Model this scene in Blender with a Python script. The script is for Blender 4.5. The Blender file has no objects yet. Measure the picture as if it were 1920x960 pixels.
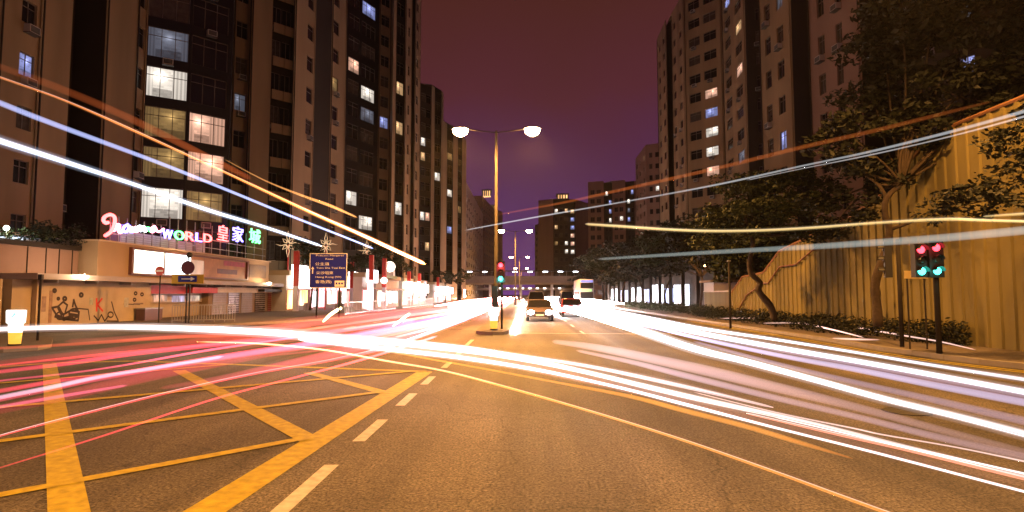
import bpy, bmesh, math, random
from mathutils import Vector, Matrix
random.seed(7)
S = bpy.context.scene
COL = S.collection
PI = math.pi

# ------------------------------------------------------------------ camera
F, CH = 1100.0, 1.8
PITCH, YAW = math.atan(72 / F), math.atan(25 / F)
cam_d = bpy.data.cameras.new('camera')
cam = bpy.data.objects.new('camera', cam_d); COL.objects.link(cam)
cam.location = (0, 0, CH)
cam.rotation_euler = (PI / 2 + PITCH, 0, YAW)
cam_d.sensor_width = 36; cam_d.lens = 36 * F / 1920
cam_d.clip_start = 0.05; cam_d.clip_end = 3000
S.camera = cam
ROT = cam.rotation_euler.to_matrix()
RINV = ROT.transposed()

# ------------------------------------------------------------------ world (night sky lit by the city)
W = bpy.data.worlds.new("World"); S.world = W; W.use_nodes = True
nt = W.node_tree; N = nt.nodes; L = nt.links
bg = N['Background']
sky = N.new('ShaderNodeTexSky'); sky.sky_type = 'NISHITA'; sky.sun_disc = False
sky.sun_elevation = math.radians(2); sky.sun_rotation = math.radians(180)
skm = N.new('ShaderNodeMixRGB'); skm.blend_type = 'ADD'; skm.inputs[0].default_value = 0.006
tc = N.new('ShaderNodeTexCoord'); sep = N.new('ShaderNodeSeparateXYZ')
L.new(tc.outputs['Generated'], sep.inputs[0])
nz = N.new('ShaderNodeTexNoise'); nz.inputs['Scale'].default_value = 3.0; nz.inputs['Detail'].default_value = 5
L.new(tc.outputs['Generated'], nz.inputs['Vector'])
ma = N.new('ShaderNodeMath'); ma.operation = 'MULTIPLY_ADD'; ma.inputs[1].default_value = 0.20; 
L.new(nz.outputs['Fac'], ma.inputs[0]); L.new(sep.outputs['Z'], ma.inputs[2])
cr = N.new('ShaderNodeValToRGB'); L.new(ma.outputs[0], cr.inputs[0])
e = cr.color_ramp.elements
e[0].position = 0.07; e[0].color = (0.17, 0.05, 0.30, 1)
e[1].position = 0.60; e[1].color = (0.085, 0.017, 0.008, 1)
for p, c in ((0.17, (0.095, 0.024, 0.175, 1)), (0.28, (0.095, 0.019, 0.09, 1)), (0.42, (0.105, 0.018, 0.028, 1))):
    x = e.new(p); x.color = c
L.new(cr.outputs[0], skm.inputs[1]); L.new(sky.outputs[0], skm.inputs[2])
L.new(skm.outputs[0], bg.inputs['Color']); bg.inputs['Strength'].default_value = 0.80

# very dim overhead sun lamp, added without a visible source
sd = bpy.data.lights.new('dim_sun', 'SUN'); sd.energy = 0.015; sd.angle = math.radians(0.5); sd.color = (1, .9, .8)
so = bpy.data.objects.new('dim_sun', sd); so.rotation_euler = (math.radians(50), 0, math.radians(30)); COL.objects.link(so)

S.view_settings.view_transform = 'Standard'; S.view_settings.look = 'None'
S.view_settings.exposure = 0; S.view_settings.gamma = 1; S.view_settings.use_curve_mapping = False
cy = S.cycles
cy.use_denoising = True
cy.max_bounces = 5; cy.diffuse_bounces = 2; cy.glossy_bounces = 3; cy.transparent_max_bounces = 96
cy.transmission_bounces = 3; cy.volume_bounces = 0
cy.sample_clamp_indirect = 4; cy.caustics_reflective = False; cy.caustics_refractive = False
LAMP_W = 19000
SODIUM = (1.0, 0.43, 0.09)

# ------------------------------------------------------------------ helpers
def ray(px, py):
    return ROT @ Vector(((px - 960) / F, -(py - 480) / F, -1))
def atZ(px, py, z):
    d = ray(px, py); return Vector((0, 0, CH)) + d * ((z - CH) / d.z)
def atY(px, py, Y):
    d = ray(px, py); return Vector((0, 0, CH)) + d * (Y / d.y)
def atX(px, py, X):
    d = ray(px, py); return Vector((0, 0, CH)) + d * (X / d.x)
def PX(px, Y):
    return atY(px, 552, Y).x
def YX(px, X):
    return atX(px, 552, X).y
def proj(p):
    q = RINV @ (Vector(p) - Vector((0, 0, CH)))
    if q.z > -0.01: return None
    return 960 + F * q.x / -q.z, 480 - F * q.y / -q.z

MATS = {}
def mat(name, col, rough=0.8, var=0.15, scale=1.5, bump=0.0, bscale=30, metal=0.0, spec=0.3, streak=False):
    if name in MATS: return MATS[name]
    m = bpy.data.materials.new(name); m.use_nodes = True
    t = m.node_tree; n = t.nodes; l = t.links; b = n['Principled BSDF']
    b.inputs['Roughness'].default_value = rough; b.inputs['Metallic'].default_value = metal
    b.inputs['Specular IOR Level'].default_value = spec
    tcn = n.new('ShaderNodeTexCoord')
    mp = n.new('ShaderNodeMapping'); l.new(tcn.outputs['Object'], mp.inputs[0])
    if streak: mp.inputs['Scale'].default_value = (1, 1, 0.12)
    no = n.new('ShaderNodeTexNoise'); no.inputs['Scale'].default_value = scale; no.inputs['Detail'].default_value = 6
    l.new(mp.outputs[0], no.inputs['Vector'])
    mx = n.new('ShaderNodeMixRGB'); l.new(no.outputs['Fac'], mx.inputs[0])
    mx.inputs[1].default_value = (*[c * (1 - var * 1.6) for c in col], 1)
    mx.inputs[2].default_value = (*[min(1, c * (1 + var * 1.6)) for c in col], 1)
    l.new(mx.outputs[0], b.inputs['Base Color'])
    if bump:
        n2 = n.new('ShaderNodeTexNoise'); n2.inputs['Scale'].default_value = bscale; n2.inputs['Detail'].default_value = 3
        l.new(tcn.outputs['Object'], n2.inputs['Vector'])
        bp = n.new('ShaderNodeBump'); bp.inputs['Strength'].default_value = bump; bp.inputs['Distance'].default_value = 0.02
        l.new(n2.outputs['Fac'], bp.inputs['Height']); l.new(bp.outputs[0], b.inputs['Normal'])
    MATS[name] = m; return m
def emi(name, col, st, var=0.0, scale=2.0):
    if name in MATS: return MATS[name]
    m = bpy.data.materials.new(name); m.use_nodes = True
    t = m.node_tree; n = t.nodes; l = t.links; b = n['Principled BSDF']
    b.inputs['Base Color'].default_value = (0.1, 0.1, 0.1, 1); b.inputs['Roughness'].default_value = 0.4
    b.inputs['Emission Color'].default_value = (*col, 1); b.inputs['Emission Strength'].default_value = st
    if var:
        tcn = n.new('ShaderNodeTexCoord'); no = n.new('ShaderNodeTexNoise')
        mp = n.new('ShaderNodeMapping'); mp.inputs['Scale'].default_value = (1.0, 1.0, 0.35); l.new(tcn.outputs['Object'], mp.inputs[0])
        no.inputs['Scale'].default_value = scale; no.inputs['Detail'].default_value = 1; l.new(mp.outputs[0], no.inputs['Vector'])
        mr = n.new('ShaderNodeMapRange'); mr.inputs[1].default_value = 0.35; mr.inputs[2].default_value = 0.68
        mr.inputs[3].default_value = st * (1 - var); mr.inputs[4].default_value = st * (1 + var)
        l.new(no.outputs['Fac'], mr.inputs[0]); l.new(mr.outputs[0], b.inputs['Emission Strength'])
    MATS[name] = m; return m
def glow(name, col, density):
    """light that hangs in the air: a purely emitting volume"""
    m = bpy.data.materials.new(name); m.use_nodes = True
    t = m.node_tree; n = t.nodes; n.clear()
    o = n.new('ShaderNodeOutputMaterial'); em = n.new('ShaderNodeEmission')
    em.inputs[0].default_value = (*col, 1); em.inputs[1].default_value = density
    t.links.new(em.outputs[0], o.inputs['Volume'])
    return m

def tag(o, label=None, cat=None, group=None, kind=None):
    if label: o['label'] = label
    if cat: o['category'] = cat
    if group: o['group'] = group
    if kind: o['kind'] = kind
    return o
def empty(name, loc=(0, 0, 0), rz=0):
    o = bpy.data.objects.new(name, None); COL.objects.link(o); o.location = loc; o.rotation_euler = (0, 0, rz); return o
def link(name, bm, mats, parent=None, smooth=False, loc=None, rz=0):
    me = bpy.data.meshes.new(name); bm.to_mesh(me); bm.free()
    for m in (mats if isinstance(mats, (list, tuple)) else [mats]): me.materials.append(m)
    if smooth:
        for p in me.polygons: p.use_smooth = True
    o = bpy.data.objects.new(name, me); COL.objects.link(o)
    if parent: o.parent = parent
    if loc: o.location = loc
    if rz: o.rotation_euler = (0, 0, rz)
    return o
def copy_tree(o, parent=None):
    c = o.copy(); COL.objects.link(c)
    if parent: c.parent = parent
    for ch in list(o.children): copy_tree(ch, c)
    return c
def box(bm, x0, x1, y0, y1, z0, z1, mi=0, mtx=None):
    v = [bm.verts.new((x, y, z)) for x in (x0, x1) for y in (y0, y1) for z in (z0, z1)]
    if mtx:
        for q in v: q.co = mtx @ q.co
    for f in ((0, 1, 3, 2), (4, 6, 7, 5), (0, 4, 5, 1), (2, 3, 7, 6), (0, 2, 6, 4), (1, 5, 7, 3)):
        bm.faces.new([v[i] for i in f]).material_index = mi
def BX(*a, mi=0):
    bm = bmesh.new(); box(bm, *a, mi=mi); return bm
def tube(bm, pts, rs, seg=10, mi=0, cap=True, flat=None):
    pts = [Vector(p) for p in pts]
    if not isinstance(rs, (list, tuple)): rs = [rs] * len(pts)
    rings = []
    up = None
    for i, p in enumerate(pts):
        t = (pts[min(i + 1, len(pts) - 1)] - pts[max(i - 1, 0)]).normalized()
        if up is None:
            up = Vector((0, 0, 1)) if abs(t.z) < 0.9 else Vector((1, 0, 0))
        s = t.cross(up).normalized(); u = s.cross(t).normalized()
        if abs(t.z) >= 0.9 or flat is None: up = u
        r = rs[i]
        fu = 1 if flat is None else flat
        rings.append([bm.verts.new(p + (s * math.cos(a) + u * fu * math.sin(a)) * r) for a in [2 * PI * k / seg for k in range(seg)]])
    for a, b in zip(rings, rings[1:]):
        for k in range(seg):
            bm.faces.new((a[k], a[(k + 1) % seg], b[(k + 1) % seg], b[k])).material_index = mi
    if cap:
        bm.faces.new(list(reversed(rings[0]))).material_index = mi; bm.faces.new(rings[-1]).material_index = mi
def TB(*a, **k):
    bm = bmesh.new(); tube(bm, *a, **k); return bm
def fixn(bm):
    bmesh.ops.recalc_face_normals(bm, faces=bm.faces)
def lathe(bm, prof, seg=20, mi=0, c=(0, 0), sx=1, sy=1):
    rings = [[bm.verts.new((c[0] + r * sx * math.cos(2 * PI * k / seg), c[1] + r * sy * math.sin(2 * PI * k / seg), z)) for k in range(seg)] for r, z in prof]
    for a, b in zip(rings, rings[1:]):
        for k in range(seg):
            bm.faces.new((a[k], a[(k + 1) % seg], b[(k + 1) % seg], b[k])).material_index = mi
    bm.faces.new(list(reversed(rings[0]))).material_index = mi; bm.faces.new(rings[-1]).material_index = mi
def poly(bm, pts, z, mi=0):
    bm.faces.new([bm.verts.new((p[0], p[1], z)) for p in pts]).material_index = mi
def prism(bm, pts, z0, z1, mi=0):
    a = [bm.verts.new((p[0], p[1], z0)) for p in pts]; b = [bm.verts.new((p[0], p[1], z1)) for p in pts]
    n = len(pts)
    bm.faces.new(list(reversed(a))).material_index = mi; bm.faces.new(b).material_index = mi
    for i in range(n): bm.faces.new((a[i], a[(i + 1) % n], b[(i + 1) % n], b[i])).material_index = mi
def text(s, size, m, parent, loc, rot, name='lettering', ext=0.01, align='CENTER', width=None):
    c = bpy.data.curves.new('t', 'FONT'); c.body = s; c.size = size; c.extrude = ext; c.align_x = align; c.align_y = 'CENTER'
    o = bpy.data.objects.new('t', c); COL.objects.link(o)
    bpy.context.view_layer.update()
    me = bpy.data.meshes.new_from_object(o.evaluated_get(bpy.context.evaluated_depsgraph_get()))
    bpy.data.objects.remove(o); bpy.data.curves.remove(c)
    if width:
        xs = [v.co.x for v in me.vertices]
        k = width / (max(xs) - min(xs))
        for v in me.vertices: v.co.x *= k
    me.materials.clear(); me.materials.append(m)
    t = bpy.data.objects.new(name, me); COL.objects.link(t)
    if parent: t.parent = parent
    t.location = loc; t.rotation_euler = rot
    return t
FACE_CAM = (PI / 2, 0, 0)          # text readable from -Y
FACE_EAST = (PI / 2, 0, PI / 2)    # text readable from +X

# ------------------------------------------------------------------ materials
def asphalt():
    m = bpy.data.materials.new('asphalt'); m.use_nodes = True
    t = m.node_tree; n = t.nodes; l = t.links; b = n['Principled BSDF']
    tcn = n.new('ShaderNodeTexCoord')
    def noise(sc, de=4, ro=.5):
        x = n.new('ShaderNodeTexNoise'); x.inputs['Scale'].default_value = sc; x.inputs['Detail'].default_value = de
        x.inputs['Roughness'].default_value = ro
        l.new(tcn.outputs['Object'], x.inputs['Vector']); return x
    big = noise(0.22, 5); fine = noise(34, 5, .75); mid = noise(9, 3)
    r1 = n.new('ShaderNodeValToRGB'); l.new(fine.outputs['Fac'], r1.inputs[0])
    q = r1.color_ramp.elements; q[0].position = .38; q[0].color = (.012, .0115, .011, 1); q[1].position = .66; q[1].color = (.25, .225, .20, 1)
    r2 = n.new('ShaderNodeValToRGB'); l.new(big.outputs['Fac'], r2.inputs[0])
    q = r2.color_ramp.elements; q[0].position = .35; q[0].color = (.60, .60, .60, 1); q[1].position = .65; q[1].color = (1.15, 1.15, 1.15, 1)
    r3 = n.new('ShaderNodeValToRGB'); l.new(mid.outputs['Fac'], r3.inputs[0])
    q = r3.color_ramp.elements; q[0].position = .3; q[0].color = (.75, .75, .75, 1); q[1].position = .7; q[1].color = (1.1, 1.1, 1.1, 1)
    m1 = n.new('ShaderNodeMixRGB'); m1.blend_type = 'MULTIPLY'; m1.inputs[0].default_value = 1
    m2 = n.new('ShaderNodeMixRGB'); m2.blend_type = 'MULTIPLY'; m2.inputs[0].default_value = 1
    l.new(r1.outputs[0], m1.inputs[1]); l.new(r2.outputs[0], m1.inputs[2])
    l.new(m1.outputs[0], m2.inputs[1]); l.new(r3.outputs[0], m2.inputs[2])
    mpt = n.new('ShaderNodeMapping'); mpt.inputs['Scale'].default_value = (1.1, .05, 1); l.new(tcn.outputs['Object'], mpt.inputs[0])
    tr = n.new('ShaderNodeTexNoise'); tr.inputs['Scale'].default_value = 1.0; tr.inputs['Detail'].default_value = 4; l.new(mpt.outputs[0], tr.inputs['Vector'])
    r4 = n.new('ShaderNodeValToRGB'); l.new(tr.outputs['Fac'], r4.inputs[0]); q = r4.color_ramp.elements; q[0].position = .4; q[0].color = (.68, .68, .68, 1); q[1].position = .6; q[1].color = (1.15, 1.15, 1.15, 1)
    vo = n.new('ShaderNodeTexVoronoi'); vo.feature = 'DISTANCE_TO_EDGE'; vo.inputs['Scale'].default_value = .33
    dz = noise(1.3, 4); ad = n.new('ShaderNodeMixRGB'); ad.blend_type = 'ADD'; ad.inputs[0].default_value = .9; l.new(tcn.outputs['Object'], ad.inputs[1]); l.new(dz.outputs['Color'], ad.inputs[2]); l.new(ad.outputs[0], vo.inputs['Vector'])
    r5 = n.new('ShaderNodeValToRGB'); l.new(vo.outputs['Distance'], r5.inputs[0]); q = r5.color_ramp.elements; q[0].position = .0; q[0].color = (.45, .45, .45, 1); q[1].position = .006; q[1].color = (1, 1, 1, 1)
    m3 = n.new('ShaderNodeMixRGB'); m3.blend_type = 'MULTIPLY'; m3.inputs[0].default_value = 1; m4 = n.new('ShaderNodeMixRGB'); m4.blend_type = 'MULTIPLY'; m4.inputs[0].default_value = 1
    l.new(m2.outputs[0], m3.inputs[1]); l.new(r4.outputs[0], m3.inputs[2]); l.new(m3.outputs[0], m4.inputs[1]); l.new(r5.outputs[0], m4.inputs[2]); l.new(m4.outputs[0], b.inputs['Base Color'])
    b.inputs['Roughness'].default_value = .72; b.inputs['Specular IOR Level'].default_value = .3
    bp = n.new('ShaderNodeBump'); bp.inputs['Strength'].default_value = .55; bp.inputs['Distance'].default_value = .01
    l.new(fine.outputs['Fac'], bp.inputs['Height']); l.new(bp.outputs[0], b.inputs['Normal'])
    return m
ASPH = asphalt()
PAVE = mat('paving', (.12, .10, .085), .85, .2, 3, .3, 40)
KERB = mat('kerb_stone', (.22, .20, .18), .8, .15, 3)
YEL = mat('yellow_paint', (.36, .29, .012), .6, .42, 9, .3, 60)
WHT = mat('white_paint', (.46, .43, .44), .6, .38, 9, .3, 60)
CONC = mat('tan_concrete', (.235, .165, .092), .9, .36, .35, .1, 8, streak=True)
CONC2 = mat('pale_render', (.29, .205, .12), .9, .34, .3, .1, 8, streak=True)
CONC3 = mat('shaded_brown', (.020, .014, .010), .75, .2, .5)  # dark brown trim; in tower recesses the shade is put into this colour
DARKW = mat('dark_cladding_and_shade', (.007, .006, .006), .5, .3, .5)  # curtain wall cladding; also stands for shade on a turned-away tower side
PINKW = mat('pink_render', (.22, .14, .105), .9, .18, .3, streak=True)
PALEW = mat('pale_grey_render', (.66, .62, .58), .9, .12, .3, streak=True)
CREAM = mat('cream_wall', (.46, .37, .25), .85, .15, 1.2, .1, 20)
STEEL = mat('galvanised_steel', (.35, .34, .33), .45, .12, 4, metal=.6)
BLACK = mat('black_paint', (.02, .02, .02), .5, .2, 3)
FRAME = mat('window_frame', (.12, .1, .085), .5, .1, 3)
GLASS = mat('dark_glass', (.012, .012, .014), .2, .3, .6, spec=.35)
GLASS2 = mat('curtained_glass', (.06, .05, .04), .25, .5, 2.5, spec=.5)
BARK = mat('bark', (.05, .036, .025), .95, .4, 6, .8, 14)
LEAF = mat('leaf', (.022, .031, .009), .65, .45, 1.3, spec=.35)
LEAF2 = mat('leaf_dark', (.007, .010, .004), .65, .4, 1.3, spec=.35)
REDP = mat('red_paint', (.45, .03, .02), .5, .15, 3)
def room(name, col, st):
    m = bpy.data.materials.new(name); m.use_nodes = True
    t = m.node_tree; n = t.nodes; l = t.links; b = n['Principled BSDF']
    b.inputs['Base Color'].default_value = (.05, .05, .05, 1); b.inputs['Roughness'].default_value = .3
    tcn = n.new('ShaderNodeTexCoord'); oi = n.new('ShaderNodeObjectInfo'); sp = n.new('ShaderNodeSeparateXYZ'); l.new(tcn.outputs['Generated'], sp.inputs[0])
    def M(op, a, b_=None, c=None):
        x = n.new('ShaderNodeMath'); x.operation = op
        for i, v in enumerate((a, b_, c)):
            if v is None: continue
            if isinstance(v, (int, float)): x.inputs[i].default_value = v
            else: l.new(v, x.inputs[i])
        return x.outputs[0]
    X, Z, rn = sp.outputs['X'], sp.outputs['Z'], oi.outputs['Random']
    # curtain drawn from the sides by a random amount, with folds
    edge = M('ABSOLUTE', M('SUBTRACT', X, M('MULTIPLY_ADD', rn, .3, .35)))
    cur = M('GREATER_THAN', edge, M('MULTIPLY_ADD', rn, .22, .20))
    fold = M('MULTIPLY_ADD', M('SINE', M('MULTIPLY', X, M('MULTIPLY_ADD', rn, 30, 60))), .16, .50)
    back = M('MULTIPLY_ADD', M('GREATER_THAN', Z, .3), .55, .40)                 # furniture below, pale wall above
    shelf = n.new('ShaderNodeTexBrick'); shelf.inputs['Scale'].default_value = 3.0; shelf.inputs['Mortar Size'].default_value = .03
    cb = n.new('ShaderNodeCombineXYZ'); l.new(M('ADD', X, rn), cb.inputs[0]); l.new(Z, cb.inputs[1]); l.new(cb.outputs[0], shelf.inputs['Vector'])
    shelf.inputs['Color1'].default_value = (1, 1, 1, 1); shelf.inputs['Color2'].default_value = (.45, .45, .45, 1); shelf.inputs['Mortar'].default_value = (.7, .7, .7, 1)
    back = M('MULTIPLY', back, shelf.outputs['Color'])
    dx = M('SUBTRACT', X, M('MULTIPLY_ADD', rn, .5, .25)); dzz = M('SUBTRACT', Z, .72)
    d2 = M('ADD', M('MULTIPLY', dx, dx), M('MULTIPLY', dzz, dzz)); lampv = M('DIVIDE', .02, M('ADD', d2, .006))
    mixv = M('ADD', M('MULTIPLY', cur, fold), M('MULTIPLY', M('SUBTRACT', 1, cur), back))
    l.new(M('MULTIPLY', M('ADD', mixv, lampv), st), b.inputs['Emission Strength'])
    b.inputs['Emission Color'].default_value = (*col, 1); return m
WW = {'w': room('lit_white_window', (1, .90, .78), 1.1), 'y': room('lit_warm_window', (1, .60, .28), .8), 'p': room('lit_rosy_window', (1, .55, .38), 1.0), 'b': room('lit_cold_window', (.42, .48, 1), .7),
      'o': room('lit_dim_window', (.85, .52, .18), .32), 'd': room('lit_faint_window', (.50, .55, .72), .22)}
# ------------------------------------------------------------------ ground
bm = bmesh.new(); poly(bm, [(-900, -200), (900, -200), (900, 1500), (-900, 1500)], 0)
tag(link('road', bm, ASPH), kind='structure')
def kerbed(name, pts, h=.13, m=PAVE):
    bm = bmesh.new(); prism(bm, pts, 0.0, h); fixn(bm)
    bmesh.ops.delete(bm, geom=[f for f in bm.faces if f.normal.z < -.9], context='FACES')
    for f in bm.faces: f.material_index = 0 if f.normal.z > .9 else 1
    o = link(name, bm, [m, KERB]); tag(o, kind='structure')
    # kerb stones on the rim
    return o
left_walk = [(-13.6, 400), (-13.6, 44), (-14.0, 40), (-15.4, 36), (-18, 32), (-21, 28.5), (-25, 26.3), (-32, 25), (-120, 24), (-120, 400)]
kerbed('pavement', left_walk)
right_walk = [(11.6, 400), (11.6, 24), (11.4, 19), (11.7, 15.5), (12.9, 12), (15.5, 9), (20, 7), (80, 5), (80, 400)]
kerbed('pavement', right_walk)
def kerb_strip(pts, w=.22, h=.135):
    bm = bmesh.new()
    for a, b in zip(pts, pts[1:]):
        a = Vector((*a, 0)); b = Vector((*b, 0)); d = (b - a).normalized(); s = Vector((-d.y, d.x, 0)) * w
        n = max(1, int((b - a).length / 1.0))
        n = min(n, 60)
        for i in range(n):
            p = a + (b - a) * (i / n); q = a + (b - a) * ((i + .985) / n)
            vs = [p - s * .05, q - s * .05, q + s, p + s]
            lo = [bm.verts.new((v.x, v.y, 0.001)) for v in vs]; hi = [bm.verts.new((v.x, v.y, h)) for v in vs]
            bm.faces.new(hi)
            for k in range(4): bm.faces.new((lo[k], lo[(k + 1) % 4], hi[(k + 1) % 4], hi[k]))
    fixn(bm); tag(link('kerb', bm, KERB), kind='structure')
kerb_strip(list(reversed([(p[0], p[1]) for p in left_walk[:9]])))
kerb_strip(right_walk[:9])
# median island with nose
isl = [(-2.25, 26.9), (-2.0, 26.3), (-1.45, 26.05), (-.95, 26.3), (-.75, 27.0), (-.72, 34), (-.72, 400), (-2.3, 400), (-2.3, 34)]
kerbed('traffic_island_pavement', isl, .15)
kerbed('traffic_island_pavement', [(-18.6, 18.2), (-16.2, 18.0), (-15.7, 18.7), (-16.0, 19.6), (-18.4, 22.6), (-20.5, 22.6)], .13)

def strip(bm, a, b, wa, wb=None, z=.004, cut=0):
    a = Vector(a[:2]); b = Vector(b[:2]); d = (b - a).normalized(); s = Vector((-d.y, d.x))
    wb = wb or wa
    vs = [a + s * wa / 2, a - s * wa / 2, b - s * wb / 2, b + s * wb / 2]
    bm.faces.new([bm.verts.new((v.x, v.y, z)) for v in vs])
def g(px, py): return atZ(px, py, 0)
# yellow box junction: border and hatching
bm = bmesh.new()
for (a, b, w) in [((250, 1045), (797, 697), .36), ((797, 697), (450, 684), .24), ((450, 684), (250, 677), .24), ((250, 677), (95, 681), .24), ((95, 681), (-90, 695), .24)]:
    strip(bm, g(*a), g(*b), w, z=.004)
tag(link('yellow_box_border', bm, YEL), kind='structure')
bm = bmesh.new()
for (a, b, w) in [((93, 683), (140, 1040), .28), ((335, 695), (582, 826), .27), ((578, 699), (725, 738), .25)]:
    strip(bm, g(*a), g(*b), w, z=.008)
tag(link('yellow_box_hatching', bm, YEL), kind='structure')
bm = bmesh.new()
for (a, b, w) in [((-60, 941), (575, 822), .17), ((-60, 836), (718, 735), .19), ((-60, 770), (770, 697), .21), ((-60, 724), (430, 684), .2)]:
    strip(bm, g(*a), g(*b), w, z=.012)
tag(link('yellow_box_hatching', bm, YEL), kind='structure')
# white dashes
bm = bmesh.new()
for a, b in [((508, 975), (622, 872)), ((672, 828), (718, 787)), ((750, 761), (775, 738)), ((795, 721), (811, 706)), ((832, 690), (843, 680)), ((856, 667), (865, 659)), ((874, 648), (886, 637))]:
    strip(bm, g(*a), g(*b), .155, z=.004)
tag(link('road_marking', bm, WHT), kind='structure')
bm = bmesh.new()
for X in (2.7, 6.2, 9.2):
    for k in range(24): strip(bm, (X, 27 + k * 6), (X, 29.2 + k * 6), .13)
for X in (-5.9, -9.6):
    for k in range(22): strip(bm, (X, 31 + k * 6), (X, 33.2 + k * 6), .13)
strip(bm, (-.3, 27.5), (11.2, 26.6), .22)
strip(bm, (-.35, 28.5), (-.35, 300), .1); strip(bm, (11.25, 26.6), (11.25, 300), .1)
tag(link('road_marking', bm, WHT), kind='structure')
bm = bmesh.new()
kp = [(11.15, 40), (11.15, 24), (10.95, 19), (11.15, 16.2), (11.7, 14.2), (12.7, 12)]
for a, b in zip(kp, kp[1:]): strip(bm, a, b, .12); strip(bm, (a[0] - .3, a[1]), (b[0] - .3, b[1]), .12)
tag(link('yellow_kerb_marking', bm, YEL), kind='structure')
# manhole covers
IRON = mat('cast_iron', (.05, .048, .045), .5, .3, 8, .6, 60, metal=.4)
def manhole(x, y, lab, r=.33):
    bm = bmesh.new(); lathe(bm, [(r, .0045), (r, .012), (r * .9, .014), (r * .88, .009), (.001, .009)], 28)
    o = link('manhole_cover', bm, IRON, loc=(x, y, 0)); tag(o, lab, 'manhole cover')
manhole(-3.6, 30.5, 'round iron manhole cover in the outbound lane next to the median nose')
manhole(g(1700, 772).x, g(1700, 772).y, 'round iron manhole cover in the road under the brightest white trail')

# ------------------------------------------------------------------ buildings
def window_mesh(w, h, nx, ny, kind):
    """local: x along wall 0..w centred, z 0..h, y<0 is outwards ; slots: frame, glass"""
    bm = bmesh.new(); t = .05 if w > .9 else .035
    d0, d1 = -.02, .05
    box(bm, -w / 2, w / 2, d0, d1, 0, t); box(bm, -w / 2, w / 2, d0, d1, h - t, h)
    box(bm, -w / 2, -w / 2 + t, d0, d1, t, h - t); box(bm, w / 2 - t, w / 2, d0, d1, t, h - t)
    for i in range(1, nx):
        x = -w / 2 + w * i / nx; box(bm, x - t / 2, x + t / 2, d0 + .005, d1, t, h - t)
    for j in range(1, ny):
        z = h * (j / ny if ny == 2 and kind != 'top' else (.72 if ny == 2 else j / ny)); box(bm, -w / 2 + t, w / 2 - t, d0 + .01, d1, z - t / 2, z + t / 2)
    v = [bm.verts.new(p) for p in ((-w / 2 + .01, .03, .01), (w / 2 - .01, .03, .01), (w / 2 - .01, .03, h - .01), (-w / 2 + .01, .03, h - .01))]
    bm.faces.new(v).material_index = 1
    me = bpy.data.meshes.new('window'); bm.to_mesh(me); bm.free(); me.materials.append(FRAME); me.materials.append(GLASS)
    return me
def ac_mesh():
    bm = bmesh.new(); box(bm, -.38, .38, -.42, .02, 0, .5); box(bm, -.32, .32, -.44, -.42, .06, .44, mi=1); box(bm, -.42, .42, -.46, .0, -.05, -.003, mi=1)
    me = bpy.data.meshes.new('air_conditioner'); bm.to_mesh(me); bm.free()
    me.materials.append(mat('ac_casing', (.4, .38, .35), .6)); me.materials.append(mat('ac_grille', (.06, .06, .06), .6)); return me
AC = ac_mesh()
FH = 3.35
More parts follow.
